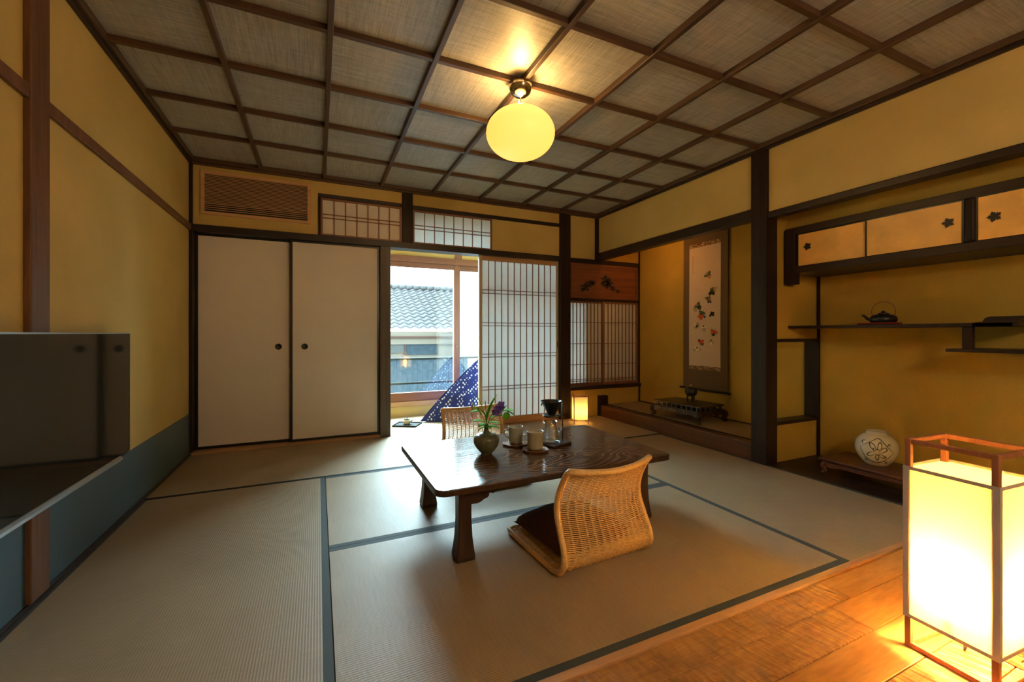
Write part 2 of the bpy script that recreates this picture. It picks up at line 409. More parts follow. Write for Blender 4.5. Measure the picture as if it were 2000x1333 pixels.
# sliding white doors
def fusuma(n, x0, x1, y, hx, label):
    d = struct(B(x0+.014, x1-.014, y+.006, y+.026, .04, 1.735).build('door_%d' % n, M['fusuma']), label)
    f = MB(); f.box(x0, x0+.02, y, y+.03, .024, 1.752); f.box(x1-.02, x1, y, y+.03, .024, 1.752)
    f.box(x0+.02, x1-.02, y, y+.03, .024, .044); f.box(x0+.02, x1-.02, y, y+.03, 1.735, 1.752)
    f.build('door_frame', M['lacquer'], d, bevel=.002)
    h = MB().lathe([(.0, .0015), (.016, .002), (.0205, .007), (.0245, .007), (.026, .0)], 28).build('finger_pull', M['lacquer'], d, smooth=True, loc=(hx, y+.006, .838), rot=(PI/2, 0, 0))
    return d
fusuma(1, XL+.024, -.181, YF+.055, -.308, 'white paper sliding door nearest the left wall')
fusuma(2, -.219, .516, YF+.015, -.106, 'white paper sliding door beside the open doorway')
# closet behind
struct(B(XL-.1, .45, YF+.131, YF+.18, -.1, 2.4).build('wall_closet', M['dark']))

# lattice door
def lattice(mb, x0, x1, z0, z1, y, nv, hz, w=.005, d=.012):
    for i in range(1, nv+1):
        x = x0+(x1-x0)*i/(nv+1); mb.box(x-w/2, x+w/2, y, y+d, z0, z1)
    for z in hz: mb.box(x0, x1, y, y+d*.9, z-w/2, z+w/2)
Yd = YF+.02
d3 = struct(B(1.515, 2.43, Yd+.0135, Yd+.0145, .05, 1.74).build('door_3', M['shoji']), 'tall paper sliding door with fine vertical lattice')
f = MB(); f.box(1.494, 1.528, Yd-.004, Yd+.03, .006, 1.752); f.box(2.405, 2.43, Yd-.004, Yd+.03, .006, 1.752)
lab(f.build('door_stile', M['light_z'], d3, bevel=.002), 'pale upright stile')
f = MB(); f.box(1.528, 2.405, Yd, Yd+.028, 1.705, 1.752); f.box(1.528, 2.405, Yd, Yd+.028, .006, .078); f.build('door_rail', M['light_x'], d3, bevel=.002)
f = MB(); lattice(f, 1.528, 2.405, .078, 1.705, Yd+.001, 11, (1.401, 1.366, 1.062, 1.030, .738, .706, .400, .368), .0065); f.build('lattice', M['lattice'], d3)
B(2.412, 2.42, Yd-.006, Yd-.003, .80, .86).build('finger_pull', M['black'], d3)

# transom lattices
def ranma(n, x0, x1, z0, z1, nv, hz, label, lit):
    w = struct(B(x0+.012, x1-.012, YF+.0135, YF+.0145, z0+.01, z1-.01).build('window_%d' % n, M['bright_paper'] if lit else M['fusuma']), label)
    f = MB(); y0, y1 = YF-.004, YF+.026
    f.box(x0, x0+.016, y0, y1, z0, z1); f.box(x1-.016, x1, y0, y1, z0, z1); f.box(x0+.016, x1-.016, y0, y1, z0, z0+.016); f.box(x0+.016, x1-.016, y0, y1, z1-.016, z1)
    f.build('window_frame', M['redwood_z'], w, bevel=.002)
    f = MB(); lattice(f, x0+.016, x1-.016, z0+.016, z1-.016, YF, nv, hz, .007); f.build('lattice', M['lattice'], w)
ranma(1, .019, .715, 1.808, 2.139, 6, (1.997, 1.966), 'narrow paper lattice transom above the right white door', False)
ranma(2, .818, 1.629, 1.808, 2.129, 7, (1.985, 1.952), 'bright bluish paper lattice transom above the doorway', True)
trim(.020, .714, YF+.06, YF+.1, 1.81, 2.16, 'dark_x')

# --- engawa (sun room)
EY = 4.93
mt = mat_thing(.609, 2.80, YF+.102, EY-.03, 'x', 'pale straw mat in the sun room behind the doorway', '')
struct(B(.45, .609, YF+.1, EY+.15, -.1, 2.4).build('wall_sunroom_left', M['wall']))
struct(B(2.80, 2.88, YF+.06, EY+.15, -.1, 2.4).build('wall_sunroom_right', M['wall']))
struct(B(.45, 2.9, YF+.1, 5.05, 2.25, 2.30).build('ceiling', M['light_x']), 'board ceiling of the sun room')
struct(B(.609, 2.80, EY, EY+.08, -.1, .115).build('wall_sunroom_far', M['wall']))
struct(B(.609, 2.80, EY, EY+.08, 1.845, 1.945).build('wall_sunroom_far', M['wall']))
w0 = struct(B(.609, 2.80, EY+.03, EY+.034, 1.945, 2.25).build('window_7', M['glass']), 'narrow clear transom pane above the sun room window')
f = MB()
for xx in (.609, 1.13, 1.66, 2.19, 2.77): f.box(xx, xx+.03, EY+.01, EY+.05, 1.945, 2.25)
f.build('glazing_bar', M['redwood_z'], w0)
trim(.609, 2.80, EY-.02, EY+.10, .115, .170, 'light_x', .003, 'pale wooden window sill of the sun room')
trim(.609, 2.80, EY-.02, EY+.10, 1.775, 1.845, 'redwood', .003)
trim(1.50, 1.58, EY-.022, EY+.0, 1.845, 2.25, 'redwood_z')
def sash(n, x0, x1, y, label):
    w = struct(B(x0+.03, x1-.03, y+.014, y+.018, .26, 1.73).build('window_%d' % n, M['glass']), label)
    f = MB(); f.box(x0, x0+.075, y, y+.034, .17, 1.775); f.box(x1-.075, x1, y, y+.034, .17, 1.775)
    f.build('sash_stile', M['redwood_z'], w, bevel=.003)
    f = MB(); f.box(x0+.075, x1-.075, y+.002, y+.032, .17, .272); f.box(x0+.075, x1-.075, y+.002, y+.032, 1.715, 1.775); f.build('sash_rail', M['redwood'], w, bevel=.003)
    return w
s1 = sash(3, .615, 1.56, EY+.0, 'left sliding glass sash of the sun room, overlooking the tiled roof')
MB().lathe([(0, .003), (.006, .003), (.007, 0)], 16).build('sash_lock', M['chrome'], s1, smooth=True, loc=(1.52, EY-.001, .80), rot=(PI/2, 0, 0))
sash(4, 1.49, 2.715, EY+.04, 'right sliding glass sash of the sun room, half behind the lattice door')

# --- tokonoma end wall (lattice window with carved transom)
trim(2.562, XT, YF-.012, YF+.1, 1.325, 1.352, 'dark_x'); trim(2.562, XT, YF-.035, YF+.1, .312, .352, 'dark_x')
def koma(n, x0, x1, y, label, sd):
    w = struct(B(x0+.015, x1-.015, y+.0135, y+.0145, .37, 1.31).build('window_%d' % n, M['shoji']), label)
    f = MB(); f.box(x0, x0+.022, y, y+.024, .353, 1.324); f.box(x1-.022, x1, y, y+.024, .353, 1.324)
    f.box(x0+.022, x1-.022, y, y+.024, .353, .385); f.box(x0+.022, x1-.022, y, y+.024, 1.302, 1.324); f.build('window_frame', M['redwood_z'], w, bevel=.002)
    f = MB(); lattice(f, x0+.022, x1-.022, .385, 1.302, y, 8, (1.08, .834, .595, .425, .405), .0065); f.build('lattice', M['lattice'], w)
koma(5, 2.563, 3.045, YF+.03, 'left half of the small lattice window beside the tokonoma, partly daylit', 0)
koma(6, 3.025, 3.535, YF+.0, 'right half of the small lattice window inside the tokonoma', 0)
struct(B(2.80, XT, YF+.09, YF+.12, .30, 2.3).build('wall_far', M['dark']))
tc_ = thing('carved_transom', 'reddish cedar transom board carved with leafy sprays above the small lattice window', 'carving', (2.562, YF-.004, 1.352))
f = MB(); f.box(0, .97, 0, .02, 0, .03); f.box(0, .97, 0, .02, .37, .4); f.box(0, .022, 0, .02, .03, .37); f.box(.948, .97, 0, .02, .03, .37)
f.build('transom_frame', M['cedar'], tc_, bevel=.003)
B(.022, .948, .012, .022, .03, .37).build('board', M['cedar'], tc_)
def leafblob(mb, cx, cz, r, k, rnd, y0, y1):
    pts = []
    for i in range(26):
        a = 2*PI*i/26; rr = r*(1+.45*math.sin(k*a+rnd)+.15*math.sin(7*a+rnd)); pts.append((cx+rr*math.cos(a), cz+rr*.8*math.sin(a)))
    mb.prism(pts, y0, y1, 'y')
M['carve'] = plain('carving_dark', (.035, .02, .012, 1), .5)
for pts in ([(.22, .13, .045), (.27, .17, .04), (.32, .185, .03), (.18, .1, .025)], [(.50, .23, .05), (.55, .19, .045), (.52, .16, .035), (.60, .13, .03), (.68, .10, .022), (.47, .18, .03)]):
    f = MB()
    for i, (a, b, r) in enumerate(pts): leafblob(f, a, b, r, 5, i, .003, .013)
    lab(f.build('leaf_relief', M['carve'], tc_), 'dark carved leaf spray')

# --- tokonoma (picture alcove)
TZ = .125
struct(B(XR+.07, XT, 2.12, YF, -.05, TZ-.004).build('floor', M['dark_y']), 'raised base of the tokonoma')
trim(XR, XR+.085, 2.13, YF-.001, -.02, TZ+.004, 'kamachi', .005, 'polished dark brown sill beam at the front edge of the tokonoma')
trim(XR-.01, 3.05, YF-.06, YF-.0005, -.02, .235, 'dark', .004)
tm = thing('tatami_mat', 'long narrow straw mat on the raised tokonoma floor', 'tatami mat', ((XR+.085+XT)/2, 3.09, TZ))
B(-.258, .258, -.955, .955, -.004, .002).build('mat_core', M['tatami_y'], tm)
B(-.258, -.228, -.955, .955, -.003, .0035).build('cloth_border', M['border_dark'], tm)
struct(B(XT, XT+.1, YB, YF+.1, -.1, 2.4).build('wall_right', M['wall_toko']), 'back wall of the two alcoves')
struct(B(XR, XR+.06, 2.1, YF, 1.875, ZC+.05).build('wall_right', M['wall']), 'ochre wall above the tokonoma opening')
struct(B(XR, XR+.06, YB, 2.03, 1.82, ZC+.05).build('wall_right', M['wall']), 'ochre wall above the shelf alcove opening')
struct(B(XR+.06, XT, YB, YF+.05, 2.25, 2.28).build('ceiling', M['dark_y']), 'ceiling inside the alcoves')
trim(XR-.012, XR+.07, 2.12, YF-.02, 1.797, 1.879, 'dark_y', .004, 'dark lintel above the tokonoma')
trim(XR-.018, XR+.065, YB, 2.01, 1.780, 1.826, 'dark_y', .006, 'dark rounded lintel above the shelf alcove')
trim(XR-.03, 3.045, 2.008, 2.128, 0, ZC-.02, 'dark', .005, 'black corner pillar between tokonoma and shelf alcove')
# partition with opening
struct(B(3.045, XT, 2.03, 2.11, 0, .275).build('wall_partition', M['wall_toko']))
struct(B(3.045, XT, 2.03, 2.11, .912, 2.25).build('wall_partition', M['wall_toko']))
trim(3.045, XT, 2.022, 2.118, .275, .300, 'dark_x'); trim(3.045, XT, 2.022, 2.118, .886, .912, 'dark_x')
trim(3.54, XT, 2.022, 2.118, .3, .886, 'dark')
trim(3.538, XT, 2.008, 2.022, 0, 2.25, 'dark', .002); trim(3.545, XT-.001, YF-.015, YF-.001, TZ, 2.25, 'dark', .002)
trim(3.546, XT, 2.128, YF-.015, TZ, TZ+.012, 'dark_y', .002)
# toko ceiling light hidden behind the lintel
# --- shelf alcove
struct(B(XR+.0, XT, YB, 2.03, -.05, .002).build('floor', M['dark_y'], bevel=.001), 'dark polished board floor of the shelf alcove')
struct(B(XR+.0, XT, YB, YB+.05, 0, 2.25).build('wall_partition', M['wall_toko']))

# cabinet row hung from the wall
cab = thing('wall_cabinet', 'long wall cabinet with gold sliding doors hanging in the shelf alcove', 'cabinet', (3.15, 2.02, 1.31))
def lc(y): return y-2.02
f = MB(); f.box(0, .40, lc(YB+.06), lc(2.018), .078, .128); f.build('bottom_board', M['dark_y'], cab, bevel=.003)
B(.0, .40, lc(YB+.06), lc(2.018), .362, .412).build('top_board', M['dark_y'], cab, bevel=.003)
B(-.012, .05, lc(1.945), lc(2.019), 0, .40).build('end_board', M['dark'], cab, bevel=.003)
B(.38, .40, lc(YB+.06), lc(1.94), .128, .362).build('back_board', M['dark_y'], cab)
B(-.006, .05, lc(1.018), lc(1.062), .128, .362).build('middle_post', M['dark'], cab, bevel=.012)
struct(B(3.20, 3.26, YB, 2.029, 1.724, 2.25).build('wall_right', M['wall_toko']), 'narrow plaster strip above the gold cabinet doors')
def flower_pull(p, y, z, r):
    pts = []
    for i in range(48):
        a = 2*PI*i/48; rr = r*(.72+.28*abs(math.cos(2*a))**.6*(1 if i % 3 else .75)); pts.append((y+rr*math.cos(a), z+rr*math.sin(a)))
    o = MB().prism(pts, -.005, 0, 'x').build('flower_pull', M['iron'], p, bevel=.001); o.parent = p
    return o
def gdoor(y0, y1, x, hy, hz):
    d = B(x, x+.012, lc(y0), lc(y1), .130, .360).build('sliding_door', M['gold'], cab)
    f = MB(); f.box(x-.003, x+.014, lc(y0), lc(y0)+.009, .129, .361); f.box(x-.003, x+.014, lc(y1)-.009, lc(y1), .129, .361)
    f.box(x-.003, x+.014, lc(y0)+.009, lc(y1)-.009, .354, .361)
    f.build('door_edge', M['lacquer'], d)
    pts = []
    r = .026
    for i in range(56):
        a = 2*PI*i/56+.2; rr = r*(.60+.40*(.5+.5*math.cos(5*a))**.7+.12*math.cos(15*a)); pts.append((lc(hy)+rr*math.cos(a), hz-1.31+rr*math.sin(a)))
    lab(MB().prism(pts, x-.005, x, 'x').build('flower_pull', M['iron'], d), 'black flower shaped metal pull')
gdoor(1.505, 1.942, .014, 1.87, 1.57); gdoor(1.062, 1.515, .002, 1.125, 1.56); gdoor(.45, 1.018, .002, .95, 1.55)
gdoor(-.1, .46, .014, .3, 1.55); gdoor(YB+.1, -.1, .002, -.9, 1.55)

sh = thing('wall_shelf', 'long dark wooden shelf with upturned end, carrying the iron kettle', 'shelf', (3.2, 1.45, .988))
B(0, .355, -.55, .588, 0, .020).build('shelf_board', M['dark_y'], sh, bevel=.002)
def endprof():
    return [(-.40, .02), (-.44, .026), (-.45, .045), (-.47, .052), (-.585, .052), (-.592, .046), (-.58, .034), (-.57, .02), (-.57, 0), (-.40, 0)]
MB().prism(endprof(), 0, .355, 'x').build('upturned_end', M['dark_y'], sh, bevel=.002)
sh2 = thing('wall_shelf', 'lower dark wooden shelf joined under the kettle shelf by a short post', 'shelf', (3.2, .9, .848))
B(0, .355, -2.0, .255, 0, .018).build('shelf_board', M['dark_y'], sh2, bevel=.002)
B(0.02, .06, .155, .195, .018, .139).build('shelf_post', M['dark'], sh2, bevel=.002)

# ================================================================== THINGS
# --- pendant
P0 = (.999, 2.076)
pen = thing('pendant_lamp', 'glowing yellow glass globe pendant hanging from a chrome ceiling cap', 'pendant lamp', (P0[0], P0[1], ZC))
MB().lathe([(0, -.062), (.012, -.062), (.018, -.058), (.032, -.056), (.052, -.042), (.064, -.015), (.066, -.001), (0, -.001)], 40).build('ceiling_cap', M['chrome'], pen, smooth=True)
M['globe'] = emit('globe_glass', (1.0, .53, .085, 1), 1.35)
R, H = .186, .134; zc = -.262
prof = [(R*math.sin(a), zc+H*-math.cos(a)) for a in [PI*i/36 for i in range(33)]]
prof = prof+[(r*.97, z) for r, z in prof[::-1]]
MB().lathe(prof, 64).build('glass_globe', M['globe'], pen, smooth=True)
MB().tube([(0, 0, -.06), (.002, 0, -.085), (-.001, 0, -.11), (0, 0, -.25)], .0035, 8).build('cord', M['iron'], pen, smooth=True)
MB().tube([(0, 0, -.075), (-.012, .0, -.09), (-.018, .004, -.083)], .0022, 6).build('hook', M['chrome'], pen, smooth=True)
MB().lathe([(0, -.20), (.018, -.20), (.02, -.16), (0, -.16)], 16).build('lamp_socket', M['iron'], pen, smooth=True)
def lamp(name, loc, power, col, rad=.03, parent=None):
    ld = bpy.data.lights.new(name, 'POINT'); ld.energy = power; ld.color = col; ld.shadow_soft_size = rad
    o = bpy.data.objects.new(name, ld); COL.objects.link(o); o.location = loc
    if parent: o.parent = parent
    return o
lamp('bulb', (0, 0, -.10), 14.0, (1, .58, .20), .03, pen)

fill_lamp = thing('pendant_lamp', 'added fill lamp shaped as a round pendant, unseen behind the viewer over the wooden planks', 'pendant lamp', (1.1, -.75, ZC))  # unseen pendant added to raise the room's ambient light
MB().lathe([(0, -.03), (.05, -.03), (.055, -.001), (0, -.001)], 24).build('ceiling_cap', M['iron'], fill_lamp, smooth=True)
MB().tube([(0, 0, -.03), (0, 0, -.42)], .003, 6).build('cord', M['iron'], fill_lamp)
MB().lathe([(.19*math.sin(PI*i/24), -.60-.19*math.cos(PI*i/24)) for i in range(25)], 32).build('fill_globe', emit('fill_globe_glow', (1, .78, .54, 1), 36), fill_lamp, smooth=True)
# --- tokonoma strip lamp behind the lintel
tl = thing('strip_lamp', 'slim warm lamp mounted out of sight behind the tokonoma lintel', 'lamp', (XR+.10, 3.45, 1.93))
B(-.015, .015, -.25, .25, .0, .02).build('lamp_housing', M['dark_y'], tl)
MB().tube([(0, -.24, -.012), (0, .24, -.012)], .01, 10).build('lamp_tube', emit('warm_tube', (1, .45, .10, 1), 48), tl, smooth=True)

# --- floor lamp
fl = thing('floor_lamp', 'tall box shaped paper floor lamp with open wooden frame on the plank floor', 'floor lamp', (1.7215, .572, .0), math.radians(-4))
hw = .1015; t = .0075
M['lampwood'] = wood('lamp_frame_wood', (.22, .07, .025, 1), (.42, .17, .07, 1), 'z', .5)
f = MB()
for sx in (-1, 1):
    for sy in (-1, 1): B_ = f.box(sx*(hw-t)-t, sx*(hw-t)+t, sy*(hw-t)-t, sy*(hw-t)+t, 0, .632)
f.build('upright_frame', M['lampwood'], fl, bevel=.0015)
for z0, z1, nm in ((.002, .016, 'base_rail'), (.617, .631, 'top_rail')):
    f = MB()
    for s_ in (-1, 1):
        f.box(-hw+2*t, hw-2*t, s_*(hw-t)-t+.001, s_*(hw-t)+t-.001, z0, z1); f.box(s_*(hw-t)-t+.001, s_*(hw-t)+t-.001, -hw+2*t, hw-2*t, z0, z1)
    f.build(nm, M['lampwood'], fl, bevel=.0015)
M['shade'] = paper('lamp_paper', (.86, .84, .78, 1), .6, (.84, .74, .45, 1))
f = MB(); a = hw+.001
f.box(-a, a, -a, -a+.0012, .093, .548); f.box(-a, a, a-.0012, a, .093, .548)
f.box(-a, -a+.0012, -a+.0012, a-.0012, .093, .548); f.box(a-.0012, a, -a+.0012, a-.0012, .093, .548)
f.box(-a+.0012, a-.0012, -a+.0012, a-.0012, .540, .541)
f.build('paper_shade', M['shade'], fl)
M['shade_edge'] = plain('shade_border_paper', (.50, .43, .38, 1), .8)
f = MB(); e = hw+.0025; w = .013
for sx in (-1, 1):
    for sy in (-1, 1):
        f.box(sx*e, sx*(e-w), sy*e, sy*(e-.0012), .092, .549); f.box(sx*e, sx*(e-.0012), sy*(e-.0013), sy*(e-w), .092, .549)
for z0, z1 in ((.092, .102), (.539, .549)):
    for s_ in (-1, 1):
        f.box(-e+w, e-w, s_*e, s_*(e-.0012), z0, z1); f.box(s_*e, s_*(e-.0012), -e+w, e-w, z0, z1)
f.build('shade_border', M['shade_edge'], fl)
MB().lathe([(0, .15), (.02, .15), (.02, .20), (0, .20)], 16).build('bulb_socket', M['porcelain'], fl, smooth=True)
MB().tube([(0, 0, .15), (0, 0, .05), (.03, .02, .006), (.10, .05, .005), (.3, .02, .005), (.6, -.1, .005)], .003, 6).build('power_cord', M['iron'], fl, smooth=True)
f = MB(); f.box(-hw+.015, hw-.015, -.006, .006, .145, .15); f.build('crossbar', M['lampwood'], fl)
lamp('bulb', (0, -.0, .235), 58, (1, .60, .22), .035, fl)

# --- small lantern
ln = thing('paper_lantern', 'small glowing paper lantern with thin wooden legs standing beside the black pillar', 'lantern', (2.53, 3.80, .0015), math.radians(-25))
def rsq(r, z, n=40, p=3.2):
    o = []
    for i in range(n):
        a = 2*PI*i/n; cx, sx_ = math.cos(a), math.sin(a); k = (abs(cx)**p+abs(sx_)**p)**(-1/p); o.append((r*k*cx, r*k*sx_, z))
    return o
f = MB(); secs = [rsq(.082, z) for z in (.045, .12, .2, .27)]; n = 40
f.add([p for s_ in secs for p in s_], [(i*n+k, i*n+(k+1) % n, (i+1)*n+(k+1) % n, (i+1)*n+k) for i in range(3) for k in range(n)])
M['lantern'] = paper('lantern_paper', (.85, .8, .6, 1), .6, (.85, .72, .42, 1))
f.build('paper_shade', M['lantern'], ln, smooth=True)
for sx, sy in ((1, 1), (1, -1), (-1, 1), (-1, -1)): MB().box(sx*.073-.004, sx*.073+.004, sy*.073-.004, sy*.073+.004, 0, .305).build('leg', M['lampwood'], ln)
for i in (-1, 1):
    B(-.085, .085, i*.07-.003, i*.07+.003, .283, .291).build('top_bar', M['lampwood'], ln)
    B(i*.07-.003, i*.07+.003, -.066, .066, .291, .298).build('top_bar', M['lampwood'], ln)
    B(-.066, .066, i*.07-.003, i*.07+.003, .042, .047).build('bottom_bar', M['lampwood'], ln)
B(-.066, .066, -.01, .01, .048, .056).build('bulb_board', M['lampwood'], ln)
lamp('bulb', (0, 0, .13), 2.2, (1, .58, .18), .02, ln)

# --- television
tv = thing('television', 'wide flat television with dark reflective screen and silver edge, mounted on the left wall', 'television', (-.835, 2.16, .37))
M['silver'] = plain('silver_trim', (.38, .44, .46, 1), .3, .8)
m, n_, l_, b_ = newmat('screen_glass'); b_.inputs['Base Color'].default_value = (.012, .014, .012, 1); b_.inputs['Roughness'].default_value = .06; b_.inputs['Specular IOR Level'].default_value = .35; M['screen'] = m
B(-.0015, 0, -.487, .487, .014, .578).build('screen', M['screen'], tv)
B(-.030, -.0016, -.49, .49, .004, .583).build('housing', M['black'], tv, bevel=.003)
f = MB(); f.box(-.03, .002, -.4915, .4915, .578, .584); f.box(-.02, .002, -.4915, -.488, .012, .578); f.box(-.02, .002, .4895, .4915, .012, .578); f.build('bezel', M['silver'], tv)
f = MB(); f.prism([(-.02, -.010), (.004, -.010), (.012, -.004), (.011, .006), (.002, .013), (-.02, .013)], -.47, .38, 'y').build('speaker_bar', M['silver'], tv)
B(-.079, -.030, -.12, .12, .15, .42).build('wall_bracket', M['black'], tv, bevel=.003)
tx = bpy.data.curves.new('maker_mark', 'FONT'); tx.body = 'SONY'; tx.size = .016; tx.extrude = .0004; tx.align_x = 'CENTER'; tx.materials.append(M['porcelain'])
t0_ = bpy.data.objects.new('maker_mark', tx); COL.objects.link(t0_); bpy.context.view_layer.update()
me = bpy.data.meshes.new_from_object(t0_); bpy.data.objects.remove(t0_); to = bpy.data.objects.new('maker_mark', me); COL.objects.link(to); to.parent = tv; to.location = (.0085, .10, -.002+.0); to.rotation_euler = (math.radians(48), 0, PI/2)

# --- low table
T = .33
tb = thing('low_table', 'low dark brown wooden table with figured grain and flared legs on the straw mats', 'table', (1.036, 2.025, 0), math.radians(.4))
hx, hy = .617, .395
def rrect(hx, hy, r, n=6):
    o = []
    for cx, cy, a0 in ((hx-r, hy-r, 0), (-hx+r, hy-r, PI/2), (-hx+r, -hy+r, PI), (hx-r, -hy+r, 1.5*PI)):
        for i in range(n+1): a = a0+PI/2*i/n; o.append((cx+r*math.cos(a), cy+r*math.sin(a)))
    return o
top_ = MB().prism(rrect(hx, hy, .045), T-.027, T, 'z'); top_.mi[1:] = [0]+[1]*(len(top_.mi)-2)
top_.build('tabletop', [M['table'], M['table_leg']], tb, bevel=.004)
def leg(cx, cy):
    secs = []
    for z, h in ((.003, .040), (.02, .0405), (.05, .036), (.10, .031), (.17, .028), (.24, .028), (T-.028, .030)):
        secs.append([(cx-h, cy-h, z), (cx+h, cy-h, z), (cx+h, cy+h, z), (cx-h, cy+h, z)])
    return MB().loft(secs)
for sx in (-1, 1):
    for sy in (-1, 1): leg(sx*.48, sy*.305).build('leg', M['table_leg'], tb, bevel=.004)
def bracket(s_):
    P = [(0, 0), (0, -.058), (.03, -.06), (.05, -.053), (.062, -.045), (.075, -.043), (.084, -.033), (.083, -.026), (.09, -.022), (.1, -.027), (.113, -.024), (.125, -.014), (.14, -.010), (.14, 0)]
    return [(s_*a, b) for a, b in P]
for sy in (-1, 1):
    f = MB(); f.box(-.452, .452, sy*.305-.009, sy*.305+.009, T-.046, T-.028)
    f.build('apron', M['table_leg'], tb, bevel=.001)
    for s_ in (-1, 1):
        MB().prism([(-s_*.449+a, T-.046+b) for a, b in bracket(s_)], sy*.305-.008, sy*.305+.008, 'y').build('carved_bracket', M['table_leg'], tb, bevel=.001)
for sx in (-1, 1): B(sx*.48-.009, sx*.48+.009, -.276, .276, T-.058, T-.028).build('end_apron', M['table_leg'], tb, bevel=.001)

# --- wicker floor chairs
m, n_, l_, b_ = newmat('rattan'); vv = coords(n_, l_)
l_.new(ramp(n_, l_, noise(n_, l_, vv, 120, 3, .7), [(.3, (.56, .32, .11, 1)), (.7, (.82, .54, .23, 1))]), b_.inputs['Base Color']); b_.inputs['Roughness'].default_value = .42; M['rattan'] = m
prof = blend([(0, .455, .020), (0, .30, .016), (0, .14, .014), (0, .05, .018), (0, .006, .048), (0, .0, .10), (0, .03, .17), (0, .058, .235), (0, .06, .29), (0, .042, .345), (0, .01, .40), (0, -.012, .425)], 220)
arc = [0]
for i in range(1, len(prof)): arc.append(arc[-1]+(prof[i]-prof[i-1]).length)
AL = arc[-1]
def pat(s_):
    s_ = max(0, min(AL, s_)); lo, hi = 0, len(arc)-1
    while hi-lo > 1:
        md = (lo+hi)//2
        if arc[md] <= s_: lo = md
        else: hi = md
    u = (s_-arc[lo])/(arc[hi]-arc[lo]+1e-12); return prof[lo].lerp(prof[hi], u)
SB = .44   # arc length where the seat turns into the back
def csurf(s_, x, off=0):
    p = pat(s_); q0 = pat(s_-.004); q1 = pat(s_+.004); tt = (q1-q0).normalized(); nn = Vector((0, tt.z, -tt.y))
    k = max(0, min(1, (s_-SB)/.12)); k = k*k*(3-2*k)
    w = .225-.018*k*min(1, (p.z/.42)); X = x*w
    bow = (1-x*x)
    y = p.y - .040*k*bow; z = p.z - .014*max(0, (p.z-.28)/.14)*bow*k
    return Vector((X, y+nn.y*off, z+nn.z*off))
def weave(s0, s1):
    mb = MB(); NS = 13
    for i in range(NS+1):
        x = -1+.04+(2-.08)*i/NS; mb.tube([csurf(s0+(s1-s0)*k/24, x) for k in range(25)], .0028, 6, caps=False)
    nr = int((s1-s0)/.0067)
    for r_ in range(nr+1):
        s_ = s0+(s1-s0)*r_/nr; pts = []
        for k in range(4*NS+1):
            x = -1+.04+(2-.08)*k/(4*NS); off = -.0050+.0115*abs(math.sin(PI*k/4))**.8+.0005*(1 if r_ % 2 else -1); pts.append(csurf(s_, x, off))
        mb.tube(pts, .0025, 5, caps=False)
    return mb
def make_chair(label, loc, rz):
    t_ = thing('floor_chair', label, 'floor chair', loc, rz)
    weave(.012, SB).build('seat_weave', M['rattan'], t_, smooth=True)
    weave(SB+.004, AL-.012).build('backrest_weave', M['rattan'], t_, smooth=True)
    N = 60
    path = [csurf(AL*k/N, -1) for k in range(N+1)]+[csurf(AL, -1+2*k/14) for k in range(1, 14)]+[csurf(AL*(1-k/N), 1) for k in range(N+1)]+[csurf(0, 1-2*k/14) for k in range(1, 14)]
    MB().tube(path, .0125, 10, closed=True).build('rim', M['rattan'], t_, smooth=True)
    MB().tube([(-.2, .40, .009), (.2, .40, .009)], .007, 8).build('floor_bar', M['rattan'], t_, smooth=True)
    return t_
ch = make_chair('woven rattan legless floor chair in the foreground, its curved back turned to the viewer', (1.073, 1.398, 0), math.radians(3.3))
ch2 = copy_tree(ch); ch2.location = (.985, 2.86, 0); ch2.rotation_euler = (0, 0, PI+math.radians(1)); ch2['label'] = 'woven rattan legless floor chair on the far side of the low table'
M['cushion'] = plain('brown_cotton', (.085, .035, .020, 1), .9, spec=.15, var=.2, vs=40)
def pillow(hx, hy, h, flatb=.25, mat='cushion'):
    mb = MB(); n = 24
    def S(sgn):
        def fn(u, v):
            x, y = 2*u-1, 2*v-1; e = (1-abs(x)**2.6)*(1-abs(y)**2.6); e = max(0, e)**.42
            pinch = 1-.07*(1-x*x)*(abs(y)**3)-0
            xx = x*(1-.05*(1-y*y)*abs(x)**3); y2 = y*(1-.05*(1-x*x)*abs(y)**3)
            z = h*(flatb+(1-flatb)*e if sgn > 0 else flatb-flatb*e)+(.004*math.sin(9*x+4*y)*e if sgn > 0 else 0)
            return (xx*hx, y2*hy, z)
        return fn
    mb.grid(S(1), n, n); mb.grid(S(-1), n, n); return mb
cu = tag(pillow(.198, .20, .115).build('seat_cushion', M['cushion'], smooth=True, loc=(1.063, 1.665, .024), rot=(math.radians(-2), 0, math.radians(3.3))), 'dark brown square cushion lying on the seat of the front rattan chair', 'cushion')
cu2 = cu.copy(); COL.objects.link(cu2); cu2.location = (.99, 2.60, .024); cu2.rotation_euler = (0, 0, .02); cu2.scale = (1, 1, .5); cu2['label'] = 'dark brown cushion on the far rattan chair, mostly behind the table'

